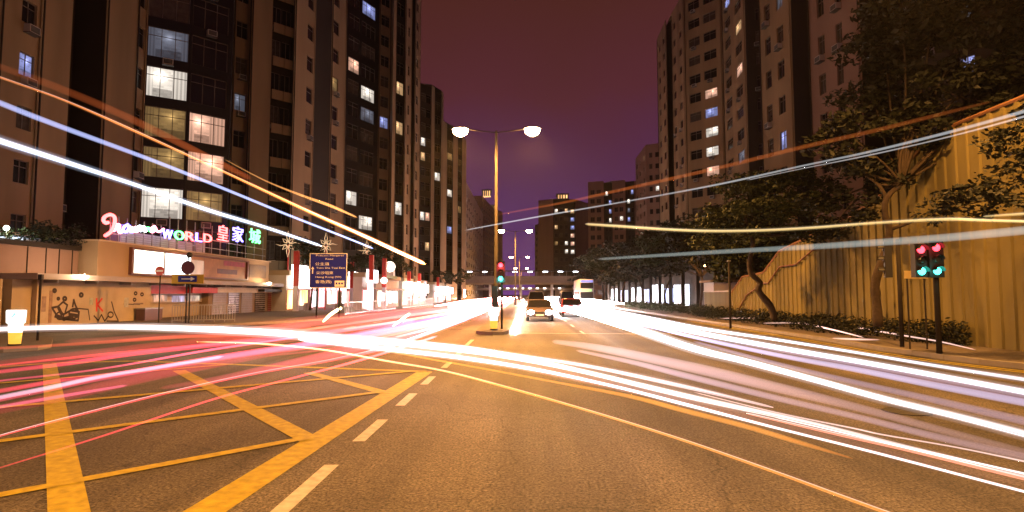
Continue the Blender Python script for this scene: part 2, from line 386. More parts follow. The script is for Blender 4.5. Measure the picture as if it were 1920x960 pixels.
def tower(name, label, segs, back, H, lit=(), z0=0.0, fh=FH, roofm=None, limit=100, ac=0.0, zoff=0.9, acs=True):
    """segs: list of dicts a,b plan points (seen from the road the wall runs a -> b, outside on its right-hand side),
       cols [(u0,u1,nx,ny,sill,head)], m wall material. back: plan points that close the footprint."""
    root = empty(name, (segs[0]['a'][0], segs[0]['a'][1], 0)); R0 = root.location.copy()
    tag(root, label, 'building')
    walls = {}
    cand = []; meshes = {}
    nfl = int((H - z0 - zoff) // fh)
    for s in segs:
        a = Vector(s['a']); b = Vector(s['b']); d = b - a; Ln = d.length; d.normalize(); nrm = Vector((d.y, -d.x))   # outside
        m = s['m']; bm = walls.setdefault(m.name, (bmesh.new(), m))[0]
        cols = s.get('cols', [])
        xs = sorted({0, Ln, *[c[0] * Ln for c in cols], *[c[1] * Ln for c in cols]})
        if Ln > 1.2 and m in (CONC, CONC2, PINKW) and a.length < 130:
            for u in ((.04,) if not cols else (.03, .97)):
                q0 = a + d * (u * Ln) + nrm * .09
                link('drain_pipe', TB([(0, 0, z0), (0, 0, H - .5)], .055, seg=6), CONC3 if u < .5 else m, root, True, loc=(q0.x - R0.x, q0.y - R0.y, 0))
        if s.get('band'):
            for k in range(nfl):
                zb_ = z0 + zoff + k * fh - .25
                if zb_ > 45: break
                for u0, u1 in ((.03, .49), (.51, .97)):
                    q0 = a + d * (u0 * Ln); bb = bmesh.new(); box(bb, 0, (u1 - u0) * Ln, -.9, -.8, 0, 1.05)
                    link('balcony_panel', bb, s['band'], root, loc=(q0.x - R0.x, q0.y - R0.y, zb_), rz=math.atan2(d.y, d.x))
        def P(x, z, dep=0):
            q = a + d * x - nrm * dep
            return bm.verts.new((q.x - R0.x, q.y - R0.y, z))
        if not cols:
            bm.faces.new([P(0, z0), P(Ln, z0), P(Ln, H), P(0, H)])
            continue
        for x0, x1 in zip(xs, xs[1:]):
            c = next((c for c in cols if abs(c[0] * Ln - x0) < 1e-6 and abs(c[1] * Ln - x1) < 1e-6), None)
            if c is None:
                bm.faces.new([P(x0, z0), P(x1, z0), P(x1, H), P(x0, H)]); continue
            zc = z0
            for k in range(nfl):
                zb = z0 + zoff + k * fh + c[4]; zt = z0 + zoff + k * fh + c[5]
                bm.faces.new([P(x0, zc), P(x1, zc), P(x1, zb), P(x0, zb)])
                dp = .18
                for q in (((x0, zb, 0), (x1, zb, 0), (x1, zb, dp), (x0, zb, dp)), ((x0, zt, dp), (x1, zt, dp), (x1, zt, 0), (x0, zt, 0)),
                          ((x0, zb, 0), (x0, zb, dp), (x0, zt, dp), (x0, zt, 0)), ((x1, zb, dp), (x1, zb, 0), (x1, zt, 0), (x1, zt, dp))):
                    bm.faces.new([P(*w) for w in q])
                zc = zt
                w = x1 - x0; h = zt - zb; key = (round(w, 2), round(h, 2), c[2], c[3])
                if key not in meshes: meshes[key] = window_mesh(w, h, c[2], c[3], 'top')
                pos = a + d * ((x0 + x1) / 2) - nrm * .13
                ctr = Vector((pos.x, pos.y, (zb + zt) / 2)); pr = proj(ctr)
                infr = pr is not None and -40 < pr[0] < 1960 and -40 < pr[1] < 600
                cand.append((0 if infr else 1, ctr.length, key, pos, zb, math.atan2(d.y, d.x), pr, nrm, w, h))
            bm.faces.new([P(x0, zc), P(x1, zc), P(x1, H), P(x0, H)])
    # closing walls and roof
    pts = [Vector(s['a']) for s in segs] + [Vector(segs[-1]['b'])] + [Vector(p) for p in back]
    bmr, _ = walls[segs[0]['m'].name]
    cl = [Vector(segs[-1]['b'])] + [Vector(p) for p in back] + [Vector(segs[0]['a'])]
    for a, b in zip(cl, cl[1:]):
        bmr.faces.new([bmr.verts.new((p.x - R0.x, p.y - R0.y, z)) for p, z in ((a, z0), (b, z0), (b, H), (a, H))])
    for _, (bmw, m) in walls.items(): link('wall', bmw, m, root)
    rb = bmesh.new(); f = rb.faces.new([rb.verts.new((p.x - R0.x, p.y - R0.y, H - .002)) for p in pts])
    bmesh.ops.triangulate(rb, faces=[f]); link('roof', rb, roofm or segs[0]['m'], root)
    # windows
    cand.sort(key=lambda c: (c[0], c[1]))
    litm = {}
    for (lx, ly, k) in lit:
        best = min((c for c in cand if c[6]), key=lambda c: math.hypot(c[6][0] - lx, c[6][1] - ly), default=None)
        if best is not None and math.hypot(best[6][0] - lx, best[6][1] - ly) < 45:
            litm[id(best)] = WW[k]
    rest = bmesh.new(); rr = 0
    for i, c in enumerate(cand):
        if i < limit:
            o = bpy.data.objects.new('window', meshes[c[2]]); COL.objects.link(o); o.parent = root
            o.location = (c[3].x - R0.x, c[3].y - R0.y, c[4]); o.rotation_euler = (0, 0, c[5])
            mm = litm.get(id(c)) or (GLASS2 if random.random() < .35 else None)
            if mm:
                o.material_slots[1].link = 'OBJECT'; o.material_slots[1].material = mm
            if id(c) in litm: o['label'] = 'lit window'
            if acs and c[0] == 0 and random.random() < ac:
                q = bpy.data.objects.new('air_conditioner', AC); COL.objects.link(q); q.parent = root
                q.location = (c[3].x - R0.x + c[7].x * .14, c[3].y - R0.y + c[7].y * .14, c[4] - .62); q.rotation_euler = (0, 0, c[5])
        else:
            M = Matrix.Translation((c[3].x - R0.x, c[3].y - R0.y, c[4])) @ Matrix.Rotation(c[5], 4, 'Z')
            vs = [rest.verts.new(M @ Vector(p)) for p in ((-c[8] / 2, 0, 0), (c[8] / 2, 0, 0), (c[8] / 2, 0, c[9]), (-c[8] / 2, 0, c[9]))]
            rest.faces.new(vs); rr += 1
    if rr: tag(link('window_rows', rest, GLASS, root), kind='stuff')
    else: rest.free()
    return root
def pt(px, Y): return (PX(px, Y), Y)
def seg(a, b, m, cols=(), band=None):
    return dict(a=a, b=b, m=m, cols=list(cols), band=band)
XW = -31.0
def yx(px): return (XW, YX(px, XW))
# wall direction: outside is on the right-hand side of a -> b ; buildings W of the road run north (a nearer, b farther) with outside = east
tower('apartment_tower', 'tan concrete apartment tower with wide lit grid windows rising behind the neon sign', [
    seg((XW, 22), yx(-30), CONC),
    seg(yx(-30), yx(50), CONC, [(.50, .88, 2, 2, 1.0, 2.45)]),
    seg(yx(50), yx(110), CONC),
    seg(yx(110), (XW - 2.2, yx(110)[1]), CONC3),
    seg((XW - 2.2, yx(110)[1]), (XW - 2.2, yx(175)[1] - .2), CONC3, [(.12, .48, 1, 2, .7, 2.6), (.54, .92, 1, 2, .7, 2.6)]),  # back of the recess, its shade painted in by the dark colour
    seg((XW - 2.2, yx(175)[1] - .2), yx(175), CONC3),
    seg(yx(175), yx(236), CONC),
    seg(yx(236), pt(253, 46.2), CONC, [(.2, .9, 1, 2, .7, 2.4)]),
    seg(pt(253, 46.2), pt(340, 48.0), DARKW, [(.045, .965, 3, 2, .42, 2.95)]),
    seg(pt(340, 48.0), pt(421, 50.5), DARKW, [(.04, .9, 3, 2, .42, 2.95)]),
    seg(pt(421, 50.5), pt(423, 56), DARKW)],
    [(-36, 56), (-50, 50), (-50, 22)], 62, ac=.3,
    lit=[(297, 72, 'd'), (290, 385, 'w'), (375, 395, 'o'), (286, 305, 'o'), (294, 148, 'w'), (292, 228, 'o'), (375, 245, 'p'), (370, 318, 'p'), (27, 97, 'b')])
def pt2(px, Y): return pt(px, Y * 1.12)
tower('apartment_tower', 'tan concrete apartment tower with projecting fins and stacked balconies, next to the lit grid windows', [
    seg(pt2(423, 50.2), pt2(457, 51.5), CONC, [(.15, .8, 2, 2, .6, 2.3)]),
    seg(pt2(457, 51.5), pt2(457, 50.2), CONC),
    seg(pt2(457, 50.2), pt2(497, 51.5), CONC),
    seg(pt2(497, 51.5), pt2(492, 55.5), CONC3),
    seg(pt2(492, 55.5), pt2(537, 57.2), CONC3, [(.08, .48, 2, 1, 1.0, 3.0), (.52, .92, 2, 1, 1.0, 3.0)], CONC),  # balcony recess, darkened by colour where shade falls
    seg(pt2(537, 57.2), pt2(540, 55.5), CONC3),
    seg(pt2(540, 55.5), pt2(580, 59.8), CONC2, [(.62, .92, 1, 2, .6, 2.4)]),
    seg(pt2(580, 59.8), pt2(612, 63.8), CONC3),  # concrete facing the other way, shade put into its colour
    seg(pt2(612, 63.8), pt2(640, 67), CONC2, [(.12, .5, 1, 2, .6, 2.4)])],
    [(-32, 80), (-44, 72), (-42, 58)], 74, fh=3.72, ac=.35, lit=[(617, 140, 'o'), (440, 225, 'd')])
tower('apartment_tower', 'dark clad apartment tower with scattered lit windows beyond the blue road sign', [
    seg(pt(640, 84), pt(704, 91), DARKW, [(.08, .40, 2, 2, .7, 2.8), (.46, .88, 3, 2, .7, 2.8)]),
    seg(pt(704, 91), pt(727, 93), CONC, [(.15, .85, 2, 2, .7, 2.5)]),
    seg(pt(727, 93), pt(731, 90), CONC2), seg(pt(731, 90), pt(737, 91), CONC2),
    seg(pt(737, 94), pt(754, 96), CONC3, [(.1, .9, 2, 2, .5, 2.6)]),
    seg(pt(754, 94), pt(766, 97), CONC2, [(.5, .8, 1, 2, .7, 2.4)]),
    seg(pt(766, 99), pt(773, 101), CONC3),
    seg(pt(773, 99), pt(783, 103), CONC2, [(.3, .7, 1, 2, .7, 2.4)])],
    [(-28, 110), (-40, 95)], 72, lit=[(682, 183, 'w'), (679, 222, 'd'), (650, 137, 'p'), (686, 8, 'b'), (741, 165, 'y'), (741, 230, 'y'), (648, 360, 'w'), (678, 405, 'w'), (712, 222, 'b'), (740, 408, 'w')])
tower('apartment_tower', 'brown slender apartment tower with thin fins, second beyond the dark clad one', [
    seg(pt(784, 128), pt(806, 131), CONC3, [(.1, .5, 1, 2, .6, 2.5), (.55, .95, 1, 2, .6, 2.5)]),
    seg(pt(806, 129), pt(812, 131), CONC),
    seg(pt(812, 134), pt(825, 136), CONC3, [(.1, .9, 2, 2, .6, 2.5)]),
    seg(pt(825, 133), pt(829, 135), CONC)],
    [(-30, 145), (-36, 128)], 49, lit=[(787, 288, 'y'), (800, 406, 'p'), (790, 260, 'w'), (818, 340, 'w'), (800, 470, 'y'), (790, 408, 'w')], ac=.0)
tower('apartment_tower', 'narrow apartment tower of pale vertical fins behind the street lamp head', [
    seg(pt(829, 150), pt(836, 153), CONC2), seg(pt(836, 156), pt(848, 159), CONC3, [(.1, .9, 2, 2, .6, 2.5)]),
    seg(pt(848, 155), pt(857, 160), CONC2), seg(pt(857, 164), pt(865, 167), CONC3, [(.1, .9, 2, 2, .6, 2.5)]),
    seg(pt(865, 163), pt(873, 170), CONC2)],
    [(-26, 176), (-36, 150)], 47, lit=[(842, 370, 'w'), (843, 440, 'b'), (842, 300, 'o'), (861, 400, 'o')])
tower('apartment_block', 'pale grey flat walled apartment block, the palest beside the avenue', [
    seg(pt(873, 200), pt(905, 282), PALEW, [(i / 9 + .03, i / 9 + .075, 1, 1, 1.0, 2.4) for i in range(9)])],
    [(-40, 282), (-40, 200)], 40.5, ac=.4)
tower('apartment_block', 'dark red brown apartment block with lit roof crowns beyond the pale grey one', [
    seg(pt(903, 300), pt(925, 345), PINKW, [(i / 7 + .03, i / 7 + .09, 1, 1, 1.0, 2.4) for i in range(7)])],
    [(-14, 360), (-45, 360), (-45, 300)], 52.7)
def crown(x0, x1, y0, y1, z0, z1, lab):
    t = empty('lit_roof_crown', (x0, y0, z0)); tag(t, lab, 'roof light'); w = x1 - x0; d = y1 - y0; h = z1 - z0
    link('lit_band', BX(.2, w - .2, .2, d - .2, 0, h * .7), emi('crown_light', (1, .55, .22), 1.5, .5, .3), t)
    link('roof_slab', BX(-.5, w + .5, -.5, d + .5, h * .702, h * .85), CONC3, t)
    for k in range(5): link('column', BX(w * k / 4 - .25, w * k / 4 + .25, -.3, .198, 0, h * .7), CONC3, t)
    link('turret', BX(w * .3, w * .7, d * .3, d * .7, h * .852, h), CONC3, t)
c_ = pt(904, 299); crown(c_[0], pt(919, 299)[0], 300.5, 306, 52.75, 56.5, 'warm lit rooftop crown, highest one beside the pale grey block')
c_ = pt(917, 330); crown(c_[0], pt(925, 330)[0], 347, 353, 52.75, 55.5, 'warm lit rooftop crown, lower one close to the tall lamp pole')

# east side: walls run towards the camera (a farther, b nearer) with outside = west
def lt(*a): return list(a)
tower('apartment_tower', 'brown apartment tower with a column of lit windows in its inner corner', [
    seg(pt(1240, 122), pt(1258, 113), CONC, [(.15, .35, 1, 1, .9, 2.3), (.6, .8, 1, 1, .9, 2.3)]),
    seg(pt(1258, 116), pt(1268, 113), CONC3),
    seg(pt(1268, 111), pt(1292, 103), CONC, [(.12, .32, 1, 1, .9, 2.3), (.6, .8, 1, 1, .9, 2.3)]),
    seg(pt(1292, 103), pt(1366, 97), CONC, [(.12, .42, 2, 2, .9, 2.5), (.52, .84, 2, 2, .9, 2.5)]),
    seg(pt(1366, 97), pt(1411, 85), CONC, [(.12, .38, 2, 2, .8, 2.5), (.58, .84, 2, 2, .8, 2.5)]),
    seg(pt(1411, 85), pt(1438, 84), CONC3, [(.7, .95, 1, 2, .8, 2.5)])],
    [(52, 90), (52, 122)], 56, fh=3.35, ac=.35,
    lit=[(1347, 8, 'b'), (1347, 160, 'p'), (1347, 198, 'b'), (1347, 237, 'w'), (1347, 274, 'w'), (1347, 312, 'p'), (1381, 135, 'w'), (1400, 120, 'p'), (1381, 60, 'y'), (1384, 300, 'b'), (1402, 288, 'd'), (1252, 110, 'o')])
tower('apartment_tower', 'tan apartment tower with two staggered window columns and hooded air conditioners', [
    seg(pt(1438, 58), pt(1500, 52), CONC, [(.18, .36, 1, 2, .8, 2.5), (.56, .76, 2, 2, .9, 2.6)]),
    seg(pt(1500, 52), pt(1532, 51.5), DARKW)],  # side facing away, its shadow put into the dark material
    [(44, 52), (44, 58)], 60, ac=.5, lit=[(1480, 235, 'b'), (1455, 10, 'd')])
tower('apartment_tower', 'pinkish tan apartment tower partly hidden by the big dark tree crown', [
    seg(pt(1532, 50.5), pt(1633, 44), PINKW, [(.2, .34, 2, 2, .9, 2.6), (.56, .68, 2, 2, .9, 2.6)]),
    seg(pt(1633, 44), pt(1700, 45), CONC3),
    seg(pt(1700, 43), pt(1800, 38), CONC3, [(.2, .4, 2, 2, .9, 2.6), (.6, .8, 2, 2, .9, 2.6)]),  # concrete behind the tree crown, darkness given by colour
    seg(pt(1800, 38), pt(2100, 31), CONC3, [(.08, .2, 2, 2, .9, 2.6), (.4, .5, 2, 2, .9, 2.6)])],
    [(50, 31), (50, 50)], 60, ac=.2, lit=[(1842, 95, 'b'), (1795, 50, 'd')])
tower('apartment_block', 'rosy apartment block with small windows between the tall brown tower and the distant blocks', [
    seg(pt(1195, 190), pt(1215, 172), PINKW, [(.1, .2, 1, 1, .9, 2.4), (.4, .5, 1, 1, .9, 2.4), (.75, .85, 1, 1, .9, 2.4)]),
    seg(pt(1215, 172), pt(1244, 170), PINKW, [(.2, .42, 1, 1, .9, 2.4), (.6, .85, 1, 1, .9, 2.4)])],
    [(60, 170), (60, 190)], 46, ac=.0, lit=[(1229, 356, 'w'), (1212, 300, 'o')])
tower('apartment_block', 'wide rosy apartment block with balconies and white lit stair windows', [
    seg(pt(1104, 232), pt(1134, 230), PINKW, [(.15, .42, 2, 1, .8, 2.6), (.55, .82, 2, 1, .8, 2.6)]),
    seg(pt(1134, 234), pt(1150, 234), CONC3, [(.2, .5, 1, 1, .8, 2.6), (.6, .9, 1, 1, .8, 2.6)]),
    seg(pt(1150, 230), pt(1175, 228), PINKW, [(.15, .42, 2, 1, .8, 2.6), (.55, .82, 2, 1, .8, 2.6)]),
    seg(pt(1175, 232), pt(1192, 230), CONC3, [(.2, .5, 1, 1, .8, 2.6), (.6, .9, 1, 1, .8, 2.6)])],
    [(70, 240), (40, 250)], 46.5, fh=3.6,
    lit=[(1138, 367, 'w'), (1143, 380, 'b'), (1143, 395, 'b'), (1182, 355, 'b'), (1180, 370, 'w'), (1180, 390, 'd'), (1180, 405, 'b'), (1145, 410, 'w'), (1168, 402, 'w')])
tower('apartment_block', 'distant brown apartment block with a warm lit crown at the end of the avenue', [
    seg(pt(1010, 262), pt(1038, 258), PINKW),
    seg(pt(1038, 258), pt(1068, 256), CONC3, [(.08, .28, 1, 1, .8, 2.6), (.4, .6, 1, 1, .8, 2.6), (.72, .92, 1, 1, .8, 2.6)]),
    seg(pt(1068, 260), pt(1080, 259), DARKW, [(.2, .8, 1, 1, .8, 2.6)])],
    [(40, 290), (8, 290)], 44, fh=3.6, lit=[(1047, 428, 'y'), (1073, 400, 'p'), (1074, 416, 'b'), (1074, 430, 'b'), (1074, 445, 'p'), (1060, 400, 'y'), (1060, 457, 'w'), (1074, 460, 'p'), (1060, 476, 'w'), (1046, 450, 'o'), (1073, 478, 'w'), (1072, 384, 'y'), (1046, 398, 'w')])
a_ = pt(1046, 262); b_ = pt(1066, 262); crown(a_[0], b_[0], 262, 268, 44.3, 47.5, 'warm lit rooftop crown on the distant brown block ending the avenue')
tower('apartment_block', 'plain rosy windowless block wall beside the distant brown block', [seg(pt(1080, 275), pt(1106, 272), PINKW, [(.75, .9, 1, 1, .9, 2.4)])], [(60, 300), (25, 300)], 41, fh=3.6)
tower('apartment_block', 'narrow distant block with a small warm crown, lowest beside the avenue end', [seg(pt(1003, 330), pt(1011, 325), PINKW, [(.3, .6, 1, 1, .8, 2.5)])], [(20, 350), (8, 350)], 41)

# ------------------------------------------------------------------ podium with neon sign (west side)
XP = -25.3
def yp(px): return YX(px, XP)
pod = empty('shopping_podium', (XP, yp(20), 0)); tag(pod, 'low cream shopping podium with painted graffiti wall and long grey canopy', 'building')
oy = pod.location.y
def pbox(name, px0, px1, z0, z1, d0, d1, m, par=pod):
    y0, y1 = yp(px0), yp(px1)
    return link(name, BX(-d0, d1, y0 - oy, y1 - oy, z0, z1), m, par)   # d0 inwards, d1 outwards
pbox('wall', -30, 4, 0, 2.55, 6, 0, CREAM)
pbox('wall', 22, 60, 0, 2.55, 6, .0, CREAM)
pbox('wall', 60, 276, 0, 2.55, 6, .25, CREAM)
pbox('wall', 395, 560, 0, 2.55, 6, -.2, CONC2)
pbox('doorway', 4, 22, 0, 2.4, 6, -1.5, DARKW)
pbox('shop_bay', 276, 395, 0, 1.2, 5, -.9, CREAM)
pbox('shop_bay', 276, 395, 1.2, 1.9, 5, -.7, mat('pale_counter', (.5, .42, .34), .6))  # counter front in one plain pale tan
pbox('fascia', 276, 350, 1.85, 2.5, 1.2, -.1, REDP)
pbox('fascia', 352, 400, 1.9, 2.35, 1.2, .35, REDP)
pbox('fascia', 400, 505, 1.95, 2.4, 1.2, .3, mat('pale_fascia', (.6, .5, .36), .6))
pbox('canopy', 28, 545, 2.56, 2.86, 1.5, 1.1, mat('canopy_grey', (.36, .31, .30), .6, .1, 1))
for i in range(12):
    y = yp(28) + (yp(545) - yp(28)) * (i + .5) / 12
    link('canopy_bracket', BX(.02, 1.0, y - oy - .03, y - oy + .03, 2.40, 2.558), STEEL, pod)
pbox('upper_wall', -160, 172, 2.87, 4.35, 8, -.9, mat('rosy_panel', (.28, .18, .15), .7, .12, .8))
for px in (20, 78, 112, 136, 160):
    y = yp(px); link('panel_joint', BX(-.9, -.87, y - oy, y - oy + .05, 2.88, 4.34), CONC3, pod)
pbox('planter', -160, 172, 4.352, 4.6, 2.6, -.7, CONC3)
pbox('sign_block', 175, 500, 2.87, 4.95, 7, .15, mat('peach_render', (.42, .29, .18), .8, .1, .6))
pbox('coping', 174, 502, 4.952, 5.05, 7, .25, mat('peach_coping', (.6, .45, .33), .8))
pbox('roof', 500, 560, 2.87, 3.4, 7, -.4, CONC2)
pbox('grille', 463, 494, 3.35, 4.55, -.16, .19, mat('bronze_grille', (.16, .10, .05), .5, .3, 8))
pbox('awning', 478, 532, 2.05, 2.28, .2, .9, BLACK)
SHUT = mat('shutter', (.30, .26, .22), .5, .2, 3)
for k, (p0, p1, nm, mm) in enumerate(((403, 428, 'shutter', SHUT), (432, 452, 'shop_door', GLASS2), (456, 476, 'shutter', SHUT), (482, 500, 'shop_door', GLASS2), (506, 530, 'shutter', mat('shutter_red', (.25, .05, .04), .5)))):
    y0, y1 = yp(p0) - oy, yp(p1) - oy
    d_ = link(nm, BX(-.199, -.15, y0, y1, .13, 1.95), mm, pod)
    rb_ = bmesh.new()
    for q in range(9): box(rb_, -.148, -.12, y0, y1, .2 + q * .2, .24 + q * .2)
    link('slat', rb_, STEEL, d_)
for (p0, p1, z0, z1, c_) in ((70, 78, .9, 1.7, (.28, .20, .16)), (84, 90, .3, 2.0, (.30, .19, .12)), (226, 234, 1.0, 1.6, (.4, .4, .36)), (160, 167, 1.2, 1.6, (.34, .36, .28)), (244, 262, 1.15, 1.25, (.2, .15, .12))):
    link('poster', BX(.251, .262, yp(p0) - oy, yp(p1) - oy, z0, z1), mat('poster%d' % p0, c_, .7, .35, 5), pod)
for (p0, p1, z0, z1) in ((284, 300, 1.25, 1.7), (306, 330, 1.3, 1.75), (340, 362, 1.25, 1.7), (368, 390, 1.3, 1.7)):
    link('menu_board', BX(-.699, -.64, yp(p0) - oy, yp(p1) - oy, z0, z1), emi('menu_light%d' % (p0 % 3), ((1, .5, .3), (.6, .6, 1), (1, .8, .6))[p0 % 3], .5, .7, 3), pod)
# graffiti drawn in strokes on the painted wall
gr = empty('graffiti', (XP + .25, yp(150), 0)); tag(gr, 'black spray painted pedicab drawing and letters on cream wall', 'graffiti')
GB = mat('black_spray', (.05, .035, .03), .8, .4, 6); GR = mat('red_spray', (.6, .06, .04), .8, .2, 6)
def stroke(pts, w, m, name='stroke'):
    bm = bmesh.new()
    P = []
    for px, py in pts:
        q = atX(px, py, XP + .25); P.append((q.y - gr.location.y, q.z))
    for (a, b) in zip(P, P[1:]):
        v = Vector((b[0] - a[0], b[1] - a[1])); ll = v.length or 1e-3; n = Vector((-v.y, v.x)) / ll * w / 2; e_ = v / ll * w * .3
        vs = [(a[0] - e_.x + n.x, a[1] - e_.y + n.y), (a[0] - e_.x - n.x, a[1] - e_.y - n.y), (b[0] + e_.x - n.x, b[1] + e_.y - n.y), (b[0] + e_.x + n.x, b[1] + e_.y + n.y)]
        dx = .008 + .0007 * (len(bm.faces) % 9)
        bm.faces.new([bm.verts.new((dx, y, z)) for y, z in vs])
    return link(name, bm, m, gr)
def ring(cx, cy, r, w, m=GB, k=1.0):
    stroke([(cx + r * k * math.cos(a * PI / 7), cy + r * math.sin(a * PI / 7)) for a in range(15)], w, m)
ring(138, 588, 9, .10); ring(112, 592, 7, .09); stroke([(97, 577), (110, 597), (146, 601), (148, 585), (132, 582), (118, 590), (108, 575), (97, 577)], .12, GB)
stroke([(108, 575), (118, 566), (126, 572), (122, 585)], .11, GB); stroke([(136, 575), (138, 562), (141, 572), (146, 583)], .12, GB)
ring(121, 560, 3, .13); ring(152, 553, 3, .13); ring(102, 545, 2.5, .13); ring(109, 560, 2, .1)
stroke([(104, 592), (120, 598), (135, 594)], .22, GB); stroke([(130, 590), (146, 592)], .2, GB); stroke([(110, 578), (116, 590)], .2, GB)
stroke([(140, 578), (165, 580), (168, 600)], .07, GB)
stroke([(181, 560), (181, 583)], .13, GR); stroke([(191, 560), (182, 571), (192, 583)], .13, GR)
stroke([(176, 592), (184, 601), (190, 590), (196, 602), (203, 592)], .09, GB); ring(207, 590, 5, .09); stroke([(209, 566), (214, 585), (221, 600)], .09, GB); stroke([(200, 602), (222, 602)], .08, GB)
ring(254, 550, 2.5, .1); ring(266, 552, 2.5, .1); ring(252, 562, 2.5, .1); stroke([(232, 570), (262, 571)], .06, GB)
# vending cabinet under graffiti
cb = empty('kiosk_cabinet', (XP + .7, yp(262), .13)); tag(cb, 'small brown kiosk cabinet standing against the graffiti wall', 'cabinet')
link('cabinet_body', BX(-.3, .3, -.9, .9, 0, .72), mat('brown_metal', (.12, .06, .05), .5), cb)
link('cabinet_top', BX(-.34, .34, -.95, .95, .722, .80), STEEL, cb)
# billboard
bb = empty('billboard', (XP + .16, yp(235), 3.0)); tag(bb, 'long framed billboard with two glowing white panels and a brown poster', 'billboard')
def bbx(name, px0, px1, z0, z1, d0, d1, m):
    return link(name, BX(d0, d1, yp(px0) - bb.location.y, yp(px1) - bb.location.y, z0 - 3, z1 - 3), m, bb)
BF = mat('billboard_frame', (.16, .06, .04), .5)
bbx('frame', 234, 458, 3.05, 3.17, .0, .22, BF); bbx('frame', 234, 458, 4.68, 4.80, .0, .22, BF); bbx('frame', 234, 238, 3.172, 4.678, .0, .22, BF); bbx('frame', 455, 458, 3.172, 4.678, .0, .22, BF)
bbx('lit_panel', 239, 298, 3.18, 4.67, .02, .1, emi('billboard_warm', (1, .97, .78), 3.0, .1, .5))
bbx('divider', 298.2, 299.8, 3.18, 4.67, .02, .14, BF)
bbx('lit_panel', 300, 349, 3.18, 4.67, .02, .1, emi('billboard_white', (.85, .97, 1), 3.2, .35, .7))
bbx('poster', 350.5, 454, 3.18, 4.67, .02, .09, mat('poster_brown', (.35, .15, .05), .5, .55, .9))
bbx('poster_panel', 350.5, 374, 3.3, 4.4, .092, .1, emi('poster_lit', (1, .55, .35), .55, .2, 1))
bbx('poster_figure', 400, 438, 3.5, 3.9, .092, .1, mat('poster_dark', (.10, .02, .03), .5, .5, 3))
bbx('poster_figure', 412, 452, 4.2, 4.6, .092, .1, mat('poster_dark2', (.30, .02, .06), .5, .5, 3))

def point_light(loc, w, col, r=.1, parent=None, name='bulb'):
    d = bpy.data.lights.new(name, 'POINT'); d.energy = w; d.color = col; d.shadow_soft_size = r
    o = bpy.data.objects.new(name, d); COL.objects.link(o); o.location = loc
    if parent: o.parent = parent
    return o
# flood lamps on the podium canopy
def flood(px, py, lab, w=260):
    p = atX(px, py, XP + 1.25)
    t = empty('flood_lamp', (p.x, p.y, 2.86)); tag(t, lab, 'flood lamp', 'flood lamps on the canopy')
    h = p.z - 2.86
    link('stem', TB([(0, 0, 0), (0, 0, max(.08, h - .1))], .02), STEEL, t)
    b = bmesh.new(); lathe(b, [(.05, h - .1), (.20, h + .05), (.2, h + .1), (.04, h + .14)], 14); link('lamp_head', b, emi('flood_lens', (1, .8, .55), 22), t, True)
    point_light((.15, 0, h + .25), w, (1, .68, .38), .12, t)
flood(158, 521, 'small glaring flood lamp on the canopy above the graffiti')
flood(505, 532, 'small glaring flood lamp at the far end of the canopy')
flood(352, 494, 'small warm flood lamp in front of the brown poster', 110)

# neon sign ---------------------------------------------------------------
ns = empty('neon_sign', (XP + .1, yp(200), 5.05)); tag(ns, 'rooftop neon sign of red script and coloured capitals over the billboard', 'neon sign')
NR = emi('neon_red', (1, .10, .10), 7); NP = emi('neon_pink', (1, .25, .35), 7); NB = emi('neon_blue', (.20, .16, 1), 8); NG = emi('neon_green', (.12, 1, .25), 5); NWH = emi('neon_white', (.8, .9, 1), 7)
def neon(pts, m, r=.055, name='neon_tube'):
    P = [atX(px, py, XP + .1) - ns.location for px, py in pts]
    Q = []
    for i in range(len(P) - 1):
        p0, p1, p2, p3 = P[max(i - 1, 0)], P[i], P[i + 1], P[min(i + 2, len(P) - 1)]
        for k in range(4):
            t = k / 4; Q.append(.5 * ((2 * p1) + (-p0 + p2) * t + (2 * p0 - 5 * p1 + 4 * p2 - p3) * t * t + (-p0 + 3 * p1 - 3 * p2 + p3) * t ** 3))
    Q.append(P[-1])
    return link(name, TB(Q, r, seg=8), m, ns, True)
neon([(203, 417), (198, 418), (194, 413), (196, 407), (203, 403), (210, 403), (215, 408), (215, 418), (211, 430), (205, 437), (197, 442)], NR, .10)
neon([(213, 433), (217, 427), (221, 421), (224, 424), (222, 432), (226, 436), (231, 431)], NP, .09)
neon([(240, 421), (233, 425), (231, 432), (236, 435), (241, 430), (242, 423), (243, 433), (248, 435)], NB, .09)
neon([(247, 425), (248, 433), (252, 434), (254, 426), (255, 433), (258, 434)], NP, .08)
neon([(258, 434), (260, 425), (264, 425), (264, 433), (267, 426), (271, 426), (271, 433), (274, 433)], NWH, .075)
neon([(274, 433), (276, 427), (280, 428), (281, 433), (285, 434)], NG, .07)
neon([(290, 424), (284, 428), (283, 434), (288, 434), (291, 426), (294, 433), (300, 434), (307, 429)], NP, .08)
def nletter(s, px, py, size, m, w=None):
    p = atX(px, py, XP + .12) - ns.location
    return text(s, size, m, ns, p, FACE_EAST, 'neon_letter', .05, width=w)
for s, px, m in (('W', 314, NB), ('O', 336, NG), ('R', 355, NR), ('L', 372, NB), ('D', 389, NR)):
    nletter(s, px, 440 + (px - 314) * .1, .95, m, 1.15 if s != 'L' else .8)
nletter('皇', 418, 440, 1.45, NR, 1.7); nletter('家', 446, 442, 1.45, NB, 1.9); nletter('城', 478, 445, 1.45, NG, 2.2)
